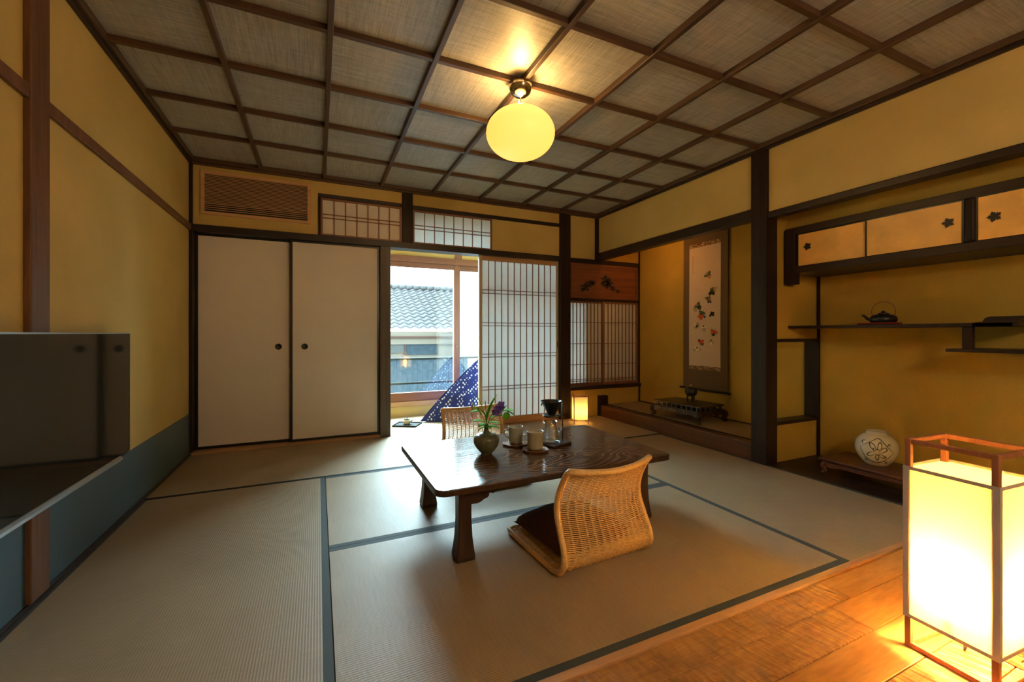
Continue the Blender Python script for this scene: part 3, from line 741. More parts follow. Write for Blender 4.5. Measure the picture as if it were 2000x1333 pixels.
# --- things on the table
vs = thing('bud_vase', 'round grey green ceramic vase with short neck on the low table', 'vase', (.79, 2.048, T))
m, n_, l_, b_ = newmat('celadon_glaze'); vv = coords(n_, l_)
l_.new(ramp(n_, l_, noise(n_, l_, vv, 28, 5, .7, .6), [(.3, (.075, .08, .045, 1)), (.55, (.14, .145, .088, 1)), (.75, (.21, .20, .14, 1))]), b_.inputs['Base Color']); b_.inputs['Roughness'].default_value = .3; M['celadon'] = m
vp = [(0, .001), (.026, .001), (.030, .006), (.048, .024), (.062, .048), (.067, .068), (.063, .087), (.047, .101), (.024, .109), (.0135, .118), (.0115, .132), (.0125, .146), (.016, .152), (.0125, .151), (.009, .145), (.009, .115), (0, .11)]
pts = blend([(r, 0, z) for r, z in vp], 80)
MB().lathe([(max(0, p.x), p.z) for p in pts], 44).build('vase_body', M['celadon'], vs, smooth=True)
M['leaf'] = plain('green_leaf', (.12, .46, .02, 1), .8, spec=.08, var=.3, vs=30); M['stem'] = plain('green_stem', (.09, .22, .04, 1), .5)
M['purple'] = plain('violet_petal', (.24, .14, .62, 1), .8, spec=.1, var=.3, vs=60); M['white_petal'] = plain('white_petal', (.75, .75, .72, 1), .6)
def leaf(mb, p, d, ln_, w, up=Vector((0, 0, 1)), bend=.3):
    p = Vector(p); d = Vector(d).normalized(); s_ = d.cross(up)
    s_ = s_.normalized() if s_.length > 1e-3 else Vector((1, 0, 0)); nn = s_.cross(d)
    n = 7; vs_ = []
    for i in range(n+1):
        t_ = i/n; c_ = p+d*ln_*t_-nn*bend*ln_*t_*t_; ww = 1.3*w*math.sin(PI*min(1, t_*.93+.07))**.8
        vs_ += [c_-s_*ww+nn*ww*.25, c_, c_+s_*ww+nn*ww*.25]
    fs = []
    for i in range(n):
        for k in (0, 1): fs.append((i*3+k, i*3+k+1, i*3+k+4, i*3+k+3))
    mb.add(vs_, fs)
VX, VY, VZ = .79, 2.048, T+.14
cr = Vector((.9096, -.4155, 0)); cf = Vector((.4155, .9096, 0))   # view right / view forward on the floor plan
def V(r, f_, z): return Vector((0, 0, 0))+cr*r+cf*f_+Vector((0, 0, z))
def sprig(name, label, mats, stem_pts, leaves, blooms):
    t_ = thing(name, label, 'flower', (VX, VY, VZ)); t_.scale = (1.42, 1.42, 1.3)
    MB().tube(blend(stem_pts, 14), .0014, 5).build('stem', M['stem'], t_, smooth=True)
    if leaves:
        f = MB()
        for p, d, a, b in leaves: leaf(f, p, d, a, b)
        f.build('leaves', M['leaf'], t_, smooth=True, solid=.0006)
    if blooms:
        f = MB()
        for p, d, n, a, b, op in blooms:
            d = Vector(d).normalized(); u = d.orthogonal().normalized(); w_ = d.cross(u)
            for k in range(n):
                an = 2*PI*k/n; rr = u*math.cos(an)+w_*math.sin(an); leaf(f, p, (rr*op+d*(1-op)), a, b, d, .1)
        f.build('petals', mats, t_, smooth=True, solid=.0006)
    return t_
sprig('purple_flower', 'violet bellflower leaning right in the grey green vase', M['purple'], [V(0, 0, -.02), V(.012, 0, .03), V(.03, 0, .065), V(.042, -.004, .078)],
      [(V(.012, 0, .03), V(1, 0, .6), .05, .009), (V(.005, 0, .015), V(1, .3, .1), .055, .011)],
      [(V(.042, -.004, .078), V(.6, -.5, -.3), 6, .032, .012, .8), (V(.05, .004, .068), V(.7, -.2, -.6), 6, .026, .010, .75), (V(.036, -.006, .062), V(.1, -.7, -.3), 5, .02, .008, .7)])
sprig('white_flower', 'small white daisy like bloom leaning left in the grey green vase', M['white_petal'], [V(0, 0, -.02), V(-.01, 0, .03), V(-.03, 0, .07), V(-.045, 0, .082)],
      [(V(-.028, 0, .06), V(-1, 0, .1), .035, .012), (V(-.02, 0, .045), V(-.4, 0, 1), .04, .010), (V(-.008, 0, .02), V(-.8, -.3, .3), .045, .011), (V(-.004, 0, 0), V(-1, .2, -.4), .035, .012)],
      [(V(-.050, -.002, .08), V(-.9, -.4, .1), 9, .017, .0045, .9)])
sprig('leafy_sprig', 'tall narrow green leaf spray standing upright in the vase', M['leaf'], [V(0, 0, -.02), V(.0, 0, .04), V(-.004, 0, .1)],
      [(V(0, 0, .0), V(-.05, 0, 1), .155, .005), (V(0, 0, .02), V(.12, .1, 1), .11, .006), (V(0, 0, .03), V(-.3, -.1, 1), .06, .009), (V(0, 0, .0), V(.9, -.4, .25), .05, .011), (V(.002, 0, 0), V(.35, -.9, .3), .04, .012), (V(0, 0, .01), V(-.5, -.8, .2), .045, .012)], None)
sprig('leafy_sprig', 'green leafy sprig reaching right over the mugs from the vase', M['leaf'], [V(0, 0, -.02), V(.02, .02, .03), V(.06, .03, .055), V(.092, .035, .05)],
      [(V(.055, .03, .053), V(1, 0, .35), .05, .012), (V(.06, .03, .053), V(.3, 0, 1), .028, .011), (V(.075, .033, .053), V(1, .1, -.35), .04, .012), (V(.07, .033, .05), V(.2, -.3, -1), .03, .012), (V(.05, .03, .05), V(-1, -.4, .1), .04, .010)], None)
M['mug'] = plain('cream_glaze', (.42, .385, .29, 1), .3, var=.1)
M['coaster'] = wood('coaster_wood', (.16, .07, .028, 1), (.30, .14, .06, 1), 'x', .5)
def mug(x, y, h, label, rz, r=.046):
    t_ = thing('mug', label, 'mug', (x, y, T+.011), rz, None)
    k = r/.0485
    pr = [(0, 0), (.040*k, 0), (.044*k, .004), (.0455*k, .02), (.0465*k, h-.006), (.0495*k, h), (.0465*k, h+.0005), (.0435*k, h-.006), (.0425*k, .01), (0, .007)]
    MB().lathe(pr, 36).build('cup_body', M['mug'], t_, smooth=True)
    MB().tube(blend([(-.044*k, 0, h*.76), (-.062*k, 0, h*.79), (-.072*k, 0, h*.60), (-.062*k, 0, h*.40), (-.045*k, 0, h*.28)], 18), .0042, 8).build('handle', M['mug'], t_, smooth=True)
    return t_
def coaster(x, y, label, rz):
    pr = [(0, .0005), (.064, .0005), (.070, .006), (.073, .010), (.070, .0105), (.058, .008), (0, .008)]
    o = MB().lathe(pr, 9).build('coaster', M['coaster'], bevel=.001, loc=(x, y, T), rot=(0, 0, rz)); return tag(o, label, 'coaster')
coaster(1.000, 2.150, 'round wooden coaster under the mug farther from the viewer', .3); coaster(1.045, 1.992, 'round wooden coaster under the nearest mug', .1)
mug(1.004, 2.150, .090, 'cream mug behind the other mug, next to the vase', -.45, .043); mug(1.045, 1.992, .093, 'cream mug in front, nearest the edge of the table', -.35, .045)
# pour over set
cs = thing('coffee_stand', 'pour over coffee stand with dark wooden base and thin metal post', 'coffee stand', (1.187, 2.067, T), math.radians(20))
B(-.06, .09, -.072, .068, .001, .013).build('base', M['table_leg'], cs, bevel=.003)
MB().tube([(.070, -.022, .012), (.070, -.022, .235)], .0038, 8).build('post', M['iron'], cs, smooth=True)
f = MB(); ring = [(.046*math.cos(a), .0+.046*math.sin(a), .158) for a in [2*PI*k/28 for k in range(28)]]; f.tube(ring, .003, 6, closed=True); f.tube([(.046, 0, .158), (.070, -.022, .160)], .003, 6); f.build('ring', M['iron'], cs, smooth=True)
dr = thing('coffee_dripper', 'black cone shaped coffee dripper held above the glass carafe', 'coffee dripper', (1.187, 2.067, T+.160))
MB().lathe([(.014, -.004), (.018, .0), (.022, .008), (.058, .078), (.061, .080), (.061, .084), (.056, .083), (.018, .010), (.012, .004), (.011, -.004)], 36, closed=True).build('cone', M['black'], dr, smooth=True)
MB().lathe([(.020, .002), (.048, .002), (.052, .006), (.048, .0075), (.022, .008)], 36, closed=True).build('saucer_flange', M['black'], dr, smooth=True)
MB().tube(blend([(-.055, .0, .074), (-.062, 0, .07), (-.064, 0, .06)], 8), .0035, 6).build('handle', M['black'], dr, smooth=True)
cf_ = thing('glass_carafe', 'clear glass coffee carafe under the black dripper', 'carafe', (1.180, 2.070, T+.0135))
cp = [(0, .001), (.050, .001), (.056, .006), (.055, .02), (.047, .06), (.037, .095), (.034, .105), (.040, .118), (.0385, .1175), (.0325, .105), (.0355, .094), (.0455, .06), (.0535, .02), (.050, .004), (0, .003)]
MB().lathe(cp, 40).build('carafe_body', M['carafe'], cf_, smooth=True)
MB().tube(blend([(.036, -.004, .108), (.058, -.010, .104), (.066, -.014, .082), (.060, -.012, .06), (.050, -.006, .038)], 20), .004, 8).build('handle', M['carafe'], cf_, smooth=True)
f = MB(); f.tube([(.036*math.cos(a), .036*math.sin(a), .108) for a in [2*PI*k/28 for k in range(28)]], .002, 6, closed=True); f.build('rim', M['carafe'], cf_, smooth=True)

# --- sun room things
M['tray'] = plain('dark_tray', (.030, .030, .028, 1), .75, spec=.1)
tr = thing('serving_tray', 'dark square tray lying on the sun room mat', 'tray', (.838, 4.44, .0025), math.radians(-31))
B(-.125, .125, -.10, .10, .0005, .006).build('tray_base', M['tray'], tr, bevel=.001)
f = MB(); f.box(-.125, .125, -.10, -.095, .006, .016); f.box(-.125, .125, .095, .10, .006, .016); f.box(-.125, -.12, -.095, .095, .006, .016); f.box(.12, .125, -.095, .095, .006, .016); f.build('tray_rim', M['tray'], tr)
tp = thing('teapot', 'small pale lidded teapot on the dark tray in the sun room', 'teapot', (.838, 4.455, .0085), 0)
MB().lathe([(0, 0), (.025, 0), (.034, .008), (.042, .028), (.040, .044), (.030, .052), (0, .054)], 28).build('pot_body', M['porcelain'], tp, smooth=True)
MB().lathe([(.030, .0525), (.032, .055), (.018, .061), (.006, .063), (.008, .070), (.006, .075), (0, .076)], 24).build('lid', M['iron'], tp, smooth=True)
MB().tube([(.038, -.01, .03), (.058, -.016, .042), (.066, -.018, .05)], [.009, .006, .005], 8).build('spout', M['porcelain'], tp, smooth=True)
# bean bag
m, n_, l_, b_ = newmat('navy_dotted_cotton')
vv = coords(n_, l_, (36, 36, 27), (0, 0, 0), (.4, .7, .3)); vo = n_.new('ShaderNodeTexVoronoi'); vo.inputs['Scale'].default_value = 1; vo.inputs['Randomness'].default_value = .35; l_.new(vv, vo.inputs['Vector'])
l_.new(ramp(n_, l_, vo.outputs['Distance'], [(.0, (.75, .75, .78, 1)), (.27, (.7, .7, .75, 1)), (.32, (.012, .022, .16, 1)), (1, (.010, .018, .13, 1))]), b_.inputs['Base Color']); b_.inputs['Roughness'].default_value = .85; M['navy'] = m
bm = bmesh.new()
pk = [Vector(p) for p in ((.985, 4.52, .012), (1.80, 4.20, .012), (1.98, 4.80, .012), (1.66, 4.46, .70))]
tf = [(0, 1, 3), (1, 2, 3), (2, 0, 3), (0, 2, 1)]
cen = sum(pk, Vector())/4
for a, b, c_ in tf:
    N = 22; grid = {}
    for i in range(N+1):
        for j in range(N+1-i):
            u, v = i/N, j/N; w = 1-u-v; p = pk[a]*u+pk[b]*v+pk[c_]*w
            infl = (u*v+v*w+u*w)*1.0+27*u*v*w*.25; nrm = (p-cen).normalized()
            nf = (pk[b]-pk[a]).cross(pk[c_]-pk[a]).normalized(); 
            if nf.dot(pk[a]-cen) < 0: nf = -nf
            e = min(u, v, w); p = p+nf*.095*infl*(0 if c_ == 1 else 1)+nf*.006*math.sin(25*u+17*v)*min(1, 6*e)*(0 if c_ == 1 else 1)
            p.z = max(.004, p.z); grid[i, j] = bm.verts.new(p)
    for i in range(N):
        for j in range(N-i):
            bm.faces.new((grid[i, j], grid[i+1, j], grid[i, j+1]))
            if i+j < N-1: bm.faces.new((grid[i+1, j], grid[i+1, j+1], grid[i, j+1]))
bmesh.ops.remove_doubles(bm, verts=bm.verts, dist=.002); bmesh.ops.recalc_face_normals(bm, faces=bm.faces)
me = bpy.data.meshes.new('bean_bag'); bm.to_mesh(me); bm.free(); me.materials.append(M['navy'])
me.polygons.foreach_set('use_smooth', [True]*len(me.polygons))
bb = bpy.data.objects.new('bean_bag', me); COL.objects.link(bb); tag(bb, 'navy blue pyramid floor cushion with white dots in the sun room', 'bean bag')

M['grille'] = wood('grille_wood', (.50, .27, .12, 1), (.72, .43, .22, 1), 'x', .5)
# --- air conditioner grille
gr = thing('air_vent_grille', 'pale wooden louvre grille high on the wall above the left white door', 'grille', (-.842, YF, 1.895))
GW, GH = .784, .345
f = MB(); f.box(0, .026, -.018, 0, 0, GH); f.box(GW-.026, GW, -.018, 0, 0, GH); f.box(.026, GW-.026, -.018, 0, 0, .024); f.box(.026, GW-.026, -.018, 0, GH-.024, GH)
f.build('grille_frame', M['grille'], gr, bevel=.002)
B(.026, GW-.026, -.002, -.0005, .024, GH-.024).build('backing', M['black'], gr)
z = .036
while z < GH-.03:
    th = .0045
    MB().prism([(-.014, z), (-.004, z+.004), (-.004, z+.004+th), (-.014, z+th)], .026, GW-.026, 'x').build('slat', M['grille'], gr)
    z += .016 if z < .07 else .0115
B(.026, GW-.026, -.016, -.012, .083, .089).build('cross_slat', M['grille'], gr)

# --- hanging scroll
sc = thing('hanging_scroll', 'tall hanging scroll painted with small colourful figures on the tokonoma wall', 'scroll', (XT-.022, 3.078, .37))
M['mount'] = plain('scroll_mount_cloth', (.16, .10, .055, 1), .8, spec=.2, var=.12, vs=200)
M['silk'] = plain('scroll_paper', (.66, .50, .36, 1), .8, spec=.2, var=.06, vs=8)
m, n_, l_, b_ = newmat('brocade'); vv = coords(n_, l_, (1, 28, 60)); vo = n_.new('ShaderNodeTexVoronoi'); vo.inputs['Scale'].default_value = 2.0; l_.new(vv, vo.inputs['Vector'])
l_.new(ramp(n_, l_, vo.outputs['Distance'], [(.25, (.6, .45, .2, 1)), (.55, (.16, .07, .03, 1))]), b_.inputs['Base Color']); b_.inputs['Roughness'].default_value = .7; M['brocade'] = m
def wav(z): return .004*math.sin(z*5)
def scs(name, y0, y1, z0, z1, off, mat, nz=20):
    mb = MB()
    def fr(u, v): y = y0+(y1-y0)*u; zz = z0+(z1-z0)*v; return (-off-.003*math.sin(zz*3.1), y, zz)
    mb.grid(fr, 4, nz); mb.grid(lambda u, v: tuple(Vector(fr(u, v))+Vector((.0012, 0, 0))), 4, nz)
    return mb.build(name, mat, sc, smooth=True)
scs('mount_cloth', -.268, .268, .015, 1.80, .004, M['mount'])
scs('brocade_strip', -.19, .19, 1.462, 1.502, .0062, M['brocade'], 3); scs('brocade_strip', -.19, .19, .214, .252, .0062, M['brocade'], 3)
pa = scs('painting', -.19, .19, .252, 1.462, .0055, M['silk'])
MB().tube([(-.006, -.295, .012), (-.006, .31, .012)], .011, 12).build('bottom_roller', M['lacquer'], sc, smooth=True)
MB().tube([(-.006, -.28, 1.80), (-.006, .28, 1.80)], .007, 8).build('top_rod', M['lacquer'], sc, smooth=True)
MB().tube([(-.006, -.1, 1.80), (.012, 0, 1.87), (-.006, .1, 1.80)], .0015, 5).build('hanging_cord', M['mount'], sc)
PC = {'g': (.10, .13, .08, 1), 'r': (.55, .10, .04, 1), 'o': (.55, .24, .10, 1), 'k': (.03, .04, .035, 1), 't': (.42, .33, .2, 1), 'b': (.02, .05, .18, 1), 'w': (.75, .66, .52, 1)}
for k_, c_ in PC.items(): M['ink_'+k_] = plain('pigment_'+k_, c_, .85, spec=.1)
def fig(u, v, parts):
    # u: 0 left..1 right of the painting as seen, v: 0 top..1 bottom
    for j, (du, dv, r, k_) in enumerate(parts):
        cy = .19-.38*u-du; cz = 1.462-1.21*v+dv; f = MB(); pts = []
        ph = random.random()*6
        for i in range(22):
            a = 2*PI*i/22; rr = 1.22*r*(1+.28*math.sin(3*a+ph)+.14*math.sin(5*a+2*ph)); pts.append((cy+rr*math.cos(a), cz+.8*rr*math.sin(a)))
        x = -.0068-.0004*j-.003*math.sin(cz*3.1); f.prism(pts, x, x+.0003, 'x'); f.build('painted_figure', M['ink_'+k_], pa)
fig(.62, .245, [(0, 0, .032, 'g'), (.018, -.02, .018, 'o'), (-.02, .015, .014, 't')])
fig(.80, .37, [(0, 0, .030, 't'), (-.025, -.03, .028, 'k'), (-.02, .0, .018, 'g')])
fig(.62, .44, [(0, 0, .024, 'g'), (.02, -.03, .018, 'b'), (.022, -.015, .012, 'r')])
fig(.30, .50, [(0, 0, .036, 'g'), (-.03, -.03, .024, 't'), (.01, -.01, .016, 'k'), (-.02, .02, .012, 'o')])
fig(.42, .56, [(0, 0, .030, 'g'), (-.01, -.035, .026, 'r'), (.035, -.035, .012, 'b')])
fig(.74, .57, [(0, 0, .020, 'k'), (.018, .012, .011, 'k'), (-.018, -.016, .010, 'k'), (.02, -.014, .008, 'k')])
fig(.24, .66, [(0, 0, .030, 't'), (-.018, .01, .016, 'w'), (.014, -.01, .012, 'k'), (.02, .02, .012, 'o')])
fig(.50, .68, [(0, 0, .022, 'w'), (.0, -.02, .018, 't'), (-.004, .015, .008, 'k')])
fig(.80, .72, [(0, 0, .030, 'r'), (-.022, -.008, .014, 'o'), (.0, -.022, .014, 'k')])
fig(.72, .80, [(0, 0, .022, 't'), (0, -.012, .016, 'w'), (.006, .018, .008, 'g')])
fig(.40, .80, [(0, 0, .028, 'r'), (.02, -.022, .014, 'g'), (-.02, .02, .010, 'k')])
fig(.24, .86, [(0, 0, .026, 'w'), (-.02, -.012, .014, 't'), (.012, .012, .009, 'k'), (.05, -.005, .012, 't')])
f = MB()
for i in range(11): zz = 1.38-.017*i; yy_ = .142+.002*math.sin(i*3); f.box(-.0085-.003*math.sin(zz*3.1), -.0078-.003*math.sin(zz*3.1), yy_-.003, yy_+.003, zz-.004, zz+.003)
f.build('brushed_inscription', M['ink_k'], pa)

# --- tokonoma stand
M['carvedwood'] = plain('carved_rosewood', (.035, .014, .008, 1), .28, var=.4, vs=40)
M['inlay'] = plain('shell_inlay', (.34, .26, .18, 1), .2, var=.5, vs=90)
st = thing('carved_stand', 'ornate dark carved low stand with curled feet on the tokonoma floor', 'stand', (3.265, 3.04, TZ+.0035), math.radians(3))
sxh, syh = .165, .265; SH = .160
B(-sxh-.005, sxh+.005, -syh-.005, syh+.005, SH-.014, SH).build('top_board', M['carvedwood'], st, bevel=.003)
f = MB()
for s_ in (-1, 1):
    for k in range(-4, 5): f.box(s_*(sxh-.012)-.005, s_*(sxh-.012)+.005, k*.058-.007, k*.058+.007, SH-.045, SH-.014)
    for k in range(-2, 3): f.box(k*.07-.007, k*.07+.007, s_*(syh-.012)-.005, s_*(syh-.012)+.005, SH-.045, SH-.014)
f.build('open_gallery', M['carvedwood'], st, bevel=.002)
B(-sxh+.002, sxh-.002, -syh+.002, syh-.002, SH-.054, SH-.045).build('shelf_band', M['carvedwood'], st, bevel=.002)
def scallop(L0, L1, top):
    P = [(L0, top), (L0, top-.045)]
    n = 36
    for i in range(1, n): u = i/n; P.append((L0+(L1-L0)*u, top-.030-.012*abs(math.cos(3*PI*u))-.004*math.sin(20*u)-.016*(abs(2*u-1))**6))
    return P+[(L1, top-.045), (L1, top)]
for s_ in (-1, 1):
    MB().prism(scallop(-syh-.01, syh+.01, SH-.054), s_*(sxh+.004)-.008, s_*(sxh+.004)+.008, 'x').build('carved_apron', M['carvedwood'], st, bevel=.002)
    MB().prism(scallop(-sxh-.0, sxh+.0, SH-.054), s_*(syh+.004)-.008, s_*(syh+.004)+.008, 'y').build('carved_apron', M['carvedwood'], st, bevel=.002)
f = MB(); rnd = random.Random(3)
for i in range(46):
    y = rnd.uniform(-syh, syh); zz = SH-.054-rnd.uniform(.004, .028); r = rnd.uniform(.003, .007)
    f.lathe([(0, r), (r*.7, r*.7), (r, 0), (r*.7, -r*.7), (0, -r)], 7, (-sxh-.013, y, zz))
lab(f.build('inlay_carving', M['inlay'], st, smooth=True), 'pale carved blossoms along the front')
for sx in (-1, 1):
    for sy in (-1, 1):
        px, py = sx*(sxh-.005), sy*(syh-.005)
        path = blend([(px, py, SH-.06), (px+sx*.022, py+sy*.022, SH-.078), (px+sx*.018, py+sy*.018, .055), (px, py, .034), (px+sx*.008, py+sy*.008, .018), (px+sx*.024, py+sy*.024, .0165), (px+sx*.026, py+sy*.026, .03)], 24)
        MB().tube(path, [.019-.010*abs(i/24-.1) for i in range(25)], 10).build('curled_foot', M['carvedwood'], st, smooth=True)
ib = thing('incense_burner', 'small black three legged bronze incense burner on the carved stand', 'incense burner', (3.25, 2.985, TZ+.0035+SH))
MB().lathe([(0, .062), (.03, .064), (.048, .078), (.056, .10), (.052, .122), (.042, .134), (.050, .140), (.048, .144), (.036, .140), (.022, .150), (.008, .154), (0, .156)], 32).build('bowl', M['iron'], ib, smooth=True)
for k in range(3):
    a = 2*PI*k/3+.5; MB().tube([(.03*math.cos(a), .03*math.sin(a), .072), (.036*math.cos(a), .036*math.sin(a), .04), (.032*math.cos(a), .032*math.sin(a), .003)], [.012, .008, .006], 8).build('leg', M['iron'], ib, smooth=True)
MB().lathe([(0, .154), (.008, .158), (.010, .166), (.006, .174), (0, .176)], 14).build('finial', plain('bright_knob', (.7, .55, .4, 1), .25, .3), ib, smooth=True)

# --- kettle
M['redlac'] = plain('red_lacquer', (.20, .015, .008, 1), .3)
kt = thing('lacquer_tray', 'small round red lacquer tray under the kettle on the shelf', 'tray', (3.33, 1.52, 1.008))
MB().lathe([(0, .0005), (.105, .0005), (.115, .010), (.112, .012), (.10, .006), (0, .005)], 36).build('tray_dish', M['redlac'], kt, smooth=True)
ke = thing('iron_kettle', 'black iron kettle with thin arched handle and spout on the alcove shelf', 'kettle', (3.33, 1.50, 1.0145))
MB().lathe([(0, 0), (.055, 0), (.066, .010), (.071, .028), (.066, .046), (.046, .058), (.030, .060), (.028, .063), (.030, .066), (.012, .072), (.010, .079), (.005, .084), (0, .085)], 36).build('kettle_body', M['iron'], ke, smooth=True)
MB().tube(blend([(0, .062, .020), (0, .085, .032), (0, .105, .052), (0, .118, .056)], 12), [.012-.0005*i for i in range(13)], 8).build('spout', M['iron'], ke, smooth=True)
MB().tube(blend([(0, .058, .050), (0, .064, .085), (0, .045, .125), (0, 0, .142), (0, -.045, .125), (0, -.064, .085), (0, -.058, .050)], 30), .0028, 8).build('arched_handle', M['coaster'], ke, smooth=True)

# --- alcove stand and round vase
s2 = thing('display_stand', 'low reddish brown wooden display stand on the alcove floor, holding the round white vase', 'stand', (3.24, 1.33, .002))
M['rose'] = wood('stand_wood', (.07, .022, .010, 1), (.16, .055, .025, 1), 'y', .35)
B(-.165, .165, -.42, .42, .098, .113).build('top_board', M['rose'], s2, bevel=.005)
B(-.15, .15, -.405, .405, .086, .098).build('under_moulding', M['rose'], s2, bevel=.004)
for s_ in (-1, 1):
    pts = [(-.40, .086), (-.40, .058), (-.36, .050), (-.30, .062), (0, .066), (.30, .062), (.36, .050), (.40, .058), (.40, .086)]
    MB().prism(pts, s_*.14-.006, s_*.14+.006, 'x').build('apron', M['rose'], s2, bevel=.002)
    for sy in (-1, 1):
        MB().tube(blend([(s_*.14, sy*.39, .085), (s_*.15, sy*.40, .06), (s_*.142, sy*.385, .03), (s_*.152, sy*.405, .012)], 14), [.016-.0005*i for i in range(15)], 8).build('foot', M['rose'], s2, smooth=True)
m, n_, l_, b_ = newmat('brushed_porcelain'); tcn = n_.new('ShaderNodeTexCoord')
b_.inputs['Roughness'].default_value = .16; b_.inputs['Base Color'].default_value = (.58, .52, .37, 1); M['vasewhite'] = m
rv = thing('round_vase', 'round cream porcelain vase with dark brushed floral drawing on the display stand', 'vase', (3.25, 1.50, .1155), 0)
vp = blend([(0.0, 0, .001), (.05, 0, .001), (.062, 0, .006), (.092, 0, .045), (.109, 0, .095), (.103, 0, .145), (.076, 0, .182), (.054, 0, .196), (.052, 0, .210), (.048, 0, .210), (.049, 0, .196), (.06, 0, .182), (0, 0, .17)], 70)
vb = MB().lathe([(max(0, p.x), p.z) for p in vp], 52).build('vase_body', M['vasewhite'], rv, smooth=True)
def vsurf(a, z):   # point on the vase at azimuth a
    best = min(vp[8:52], key=lambda p: abs(p.z-z)); r = best.x+.0008; return Vector((r*math.cos(a), r*math.sin(a), z))
AF = math.atan2(-1.50, -3.25)+.05
def stroke(pts, r=.0022):
    n = 18; P2 = blend([(a, 0, z) for a, z in pts], n); return [vsurf(AF+p.x, p.z) for p in P2], r
f = MB()
strokes = [[(-.85, .115), (-.6, .055), (-.15, .028), (.35, .045), (.75, .10)], [(.75, .10), (.45, .135), (.1, .178), (-.3, .160), (-.85, .115)],
           [(-.05, .100), (-.30, .122), (-.38, .150), (-.15, .140), (-.05, .105)], [(.0, .105), (.02, .140), (.14, .160), (.18, .130), (.02, .104)],
           [(.05, .10), (.28, .128), (.42, .118), (.25, .100), (.05, .098)], [(.0, .095), (.22, .082), (.40, .068), (.18, .066), (.0, .090)],
           [(-.06, .092), (-.10, .066), (-.02, .045), (.06, .066), (-.03, .090)], [(-.10, .098), (-.34, .092), (-.50, .072), (-.28, .070), (-.10, .092)],
           [(-.12, .110), (-.02, .118), (.08, .108)], [(-.08, .085), (.02, .078), (.1, .088)], [(-.16, .10), (-.2, .115), (-.14, .125)],
           [(.45, .140), (.58, .150), (.60, .135)], [(-.70, .135), (-.80, .155), (-.62, .160)], [(.35, .044), (.50, .030), (.55, .045)], [(-.5, .045), (-.65, .035), (-.70, .055)]]
for s_ in strokes:
    P3, r = stroke(s_); n = len(P3); f.tube(P3, [.0006+.0022*math.sin(PI*min(1, i/(n-1)+.02)) for i in range(n)], 5)
f.build('brush_drawing', plain('iron_brush_ink', (.02, .022, .02, 1), .3), rv, smooth=True)

# ================================================================== OUTSIDE
out_w = (.55, .50, .46, 1)
OS = .12     # outdoor surfaces
hs = thing('neighbour_house', 'neighbouring house with grey tiled roof seen through the sun room window', 'house', (0, 0, 0))
M['tile'] = plain('roof_tile', (.085, .088, .092, 1), .8, spec=.15, var=.2, vs=4)
M['hwall'] = plain('house_wall', (.10, .088, .070, 1), .9, spec=.1, var=.1)
M['hwood'] = plain('house_eave_wood', (.045, .026, .020, 1), .8, spec=.1)
M['bluegrey'] = plain('blue_grey_boards', (.026, .040, .050, 1), .85, spec=.1, var=.45, vs=12)
rf = MB(); ty, tz = 10.0, 1.05; sl = math.atan2(1.15, 2.4)
x = .2
ridgeY, ridgeZ = 12.4, 2.20
NR = 13; NC = 26; wx = .21
for r_ in range(NR):
    for c_ in range(NC):
        x0 = -.1+c_*wx; y0 = ty+(ridgeY-ty)*r_/NR; z0 = tz+(ridgeZ-tz)*r_/NR; y1 = ty+(ridgeY-ty)*(r_+1.15)/NR; z1 = tz+(ridgeZ-tz)*(r_+1.15)/NR
        vs_ = []; n = 8
        for i in range(n+1):
            u = i/n; h = .022*math.sin(2*PI*u)*(1)+.03
            vs_.append((x0+wx*u*1.03, y0, z0+h+.045))
        for i in range(n+1):
            u = i/n; h = .022*math.sin(2*PI*u)+.03
            vs_.append((x0+wx*u*1.03, y1, z1+h))
        for i in range(n+1):
            u = i/n; h = .022*math.sin(2*PI*u)+.03; vs_.append((x0+wx*u*1.03, y0, z0+h-.004))
        fs = [(i, i+1, n+1+i+1, n+1+i) for i in range(n)]+[(i, i+1, 2*(n+1)+i+1, 2*(n+1)+i) for i in range(n)]
        rf.add(vs_, fs)
rf.build('tiled_roof', M['tile'], hs)
rd = MB()
for k in range(26): rd.tube([(-.1+k*.2, ridgeY, ridgeZ+.08), (.09+k*.2, ridgeY, ridgeZ+.08)], [.085, .075], 10)
rd.build('ridge_tiles', M['tile'], hs, smooth=True)
B(-.2, 5.3, ty-.02, ridgeY, tz-.35, tz-.05).build('roof_underside', M['hwall'], hs)
B(-.2, 5.3, ty+.05, ty+.3, -3, .86).build('house_wall', M['hwall'], hs)
B(-.2, 5.3, ty-.05, ty+.05, .835, .885).build('eave_board', M['hwood'], hs)
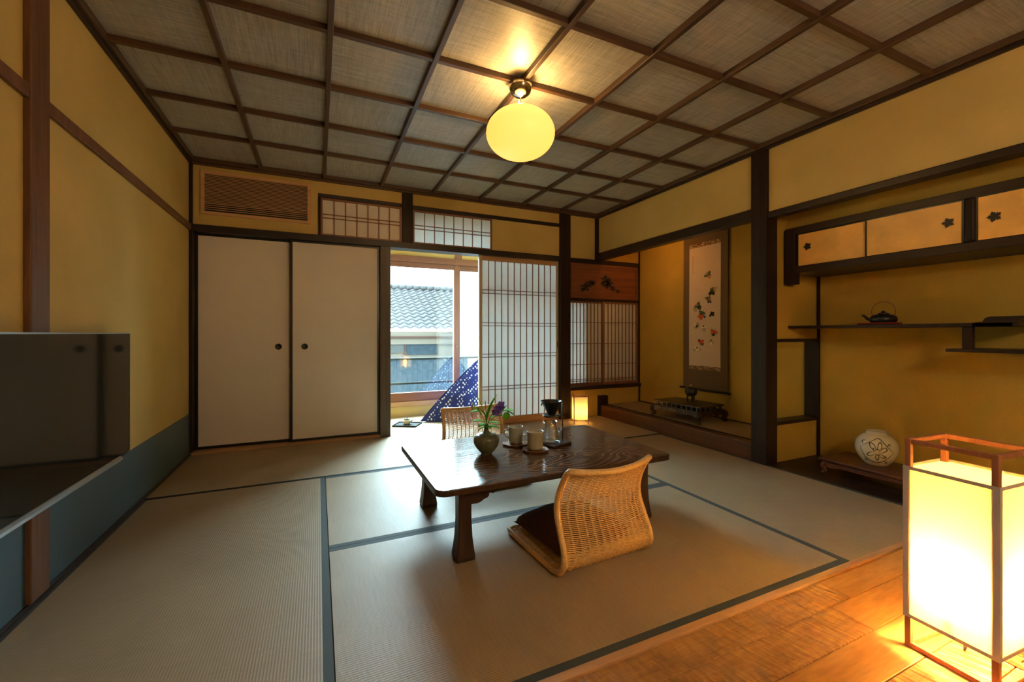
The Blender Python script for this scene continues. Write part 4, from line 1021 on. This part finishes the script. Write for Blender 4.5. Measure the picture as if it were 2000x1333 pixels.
f = MB(); f.box(1.2, 1.82, ty+.02, ty+.05, .50, .76); lab(f.build('window', plain('house_glass', (.02, .024, .022, 1), .5), hs), 'pale grey window')
lab(B(1.86, 2.62, ty+.02, ty+.05, .45, .76).build('window', M['bluegrey'], hs), 'blue grey shutter')
B(1.82, 1.86, ty-.0, ty+.05, .45, .78).build('window_post', M['hwood'], hs)
wb = tag(B(3.02, 7.5, 9.2, 9.85, -3, 6).build('white_building', plain('white_render', (.15, .15, .145, 1), .9, spec=.05)), 'plain white building wall right of the tiled roof', 'building')
fc = thing('board_fence', 'blue grey weathered board fence in front of the neighbouring house', 'fence', (0, 8.0, -.4))
for k in range(30):
    B(-.3+k*.1, -.3+k*.1+.094, .0, .02, 0, .86).build('board', M['bluegrey'], fc)
B(-.32, 2.70, -.03, .05, .86, .90).build('cap_rail', M['bluegrey'], fc)
M['rail'] = plain('grey_rail_paint', (.022, .025, .022, 1), .8, spec=.05)
rl = thing('balcony_railing', 'grey metal railing just outside the sun room window', 'railing', (0, 5.62, 0))
MB().tube([(.4, 0, .618), (3.2, 0, .618)], .014, 10).build('top_rail', M['rail'], rl, smooth=True)
MB().tube([(.4, 0, .30), (3.2, 0, .30)], .016, 10).build('bottom_rail', M['rail'], rl, smooth=True)
for xx in (.45, 3.1): MB().tube([(xx, 0, .08), (xx, 0, .618)], .012, 8).build('rail_post', M['rail'], rl, smooth=True)
lw = MB()
for r_ in range(4):
    for c_ in range(14):
        x0 = .3+c_*.2; y0 = 5.85-.18*r_; z0 = .0+.045*r_; y1 = y0-.20; z1 = z0+.05
        vs_ = []; n = 6
        for (yy_, zz, dz) in ((y0, z0, .02), (y1, z1, 0)):
            for i in range(n+1): vs_.append((x0+.2*i/n, yy_, zz+dz+.015*math.sin(2*PI*i/n)))
        lw.add(vs_, [(i, i+1, n+2+i, n+1+i) for i in range(n)])
tag(lw.build('eave_roof', M['tile'], solid=.012), 'strip of grey eave tiles just below the railing outside', 'roof')
tag(B(-20, 25, 6, 40, -3.2, -3.0).build('street_ground', plain('asphalt', (.04, .04, .04, 1), .9)), 'street level ground far below the window', 'ground')
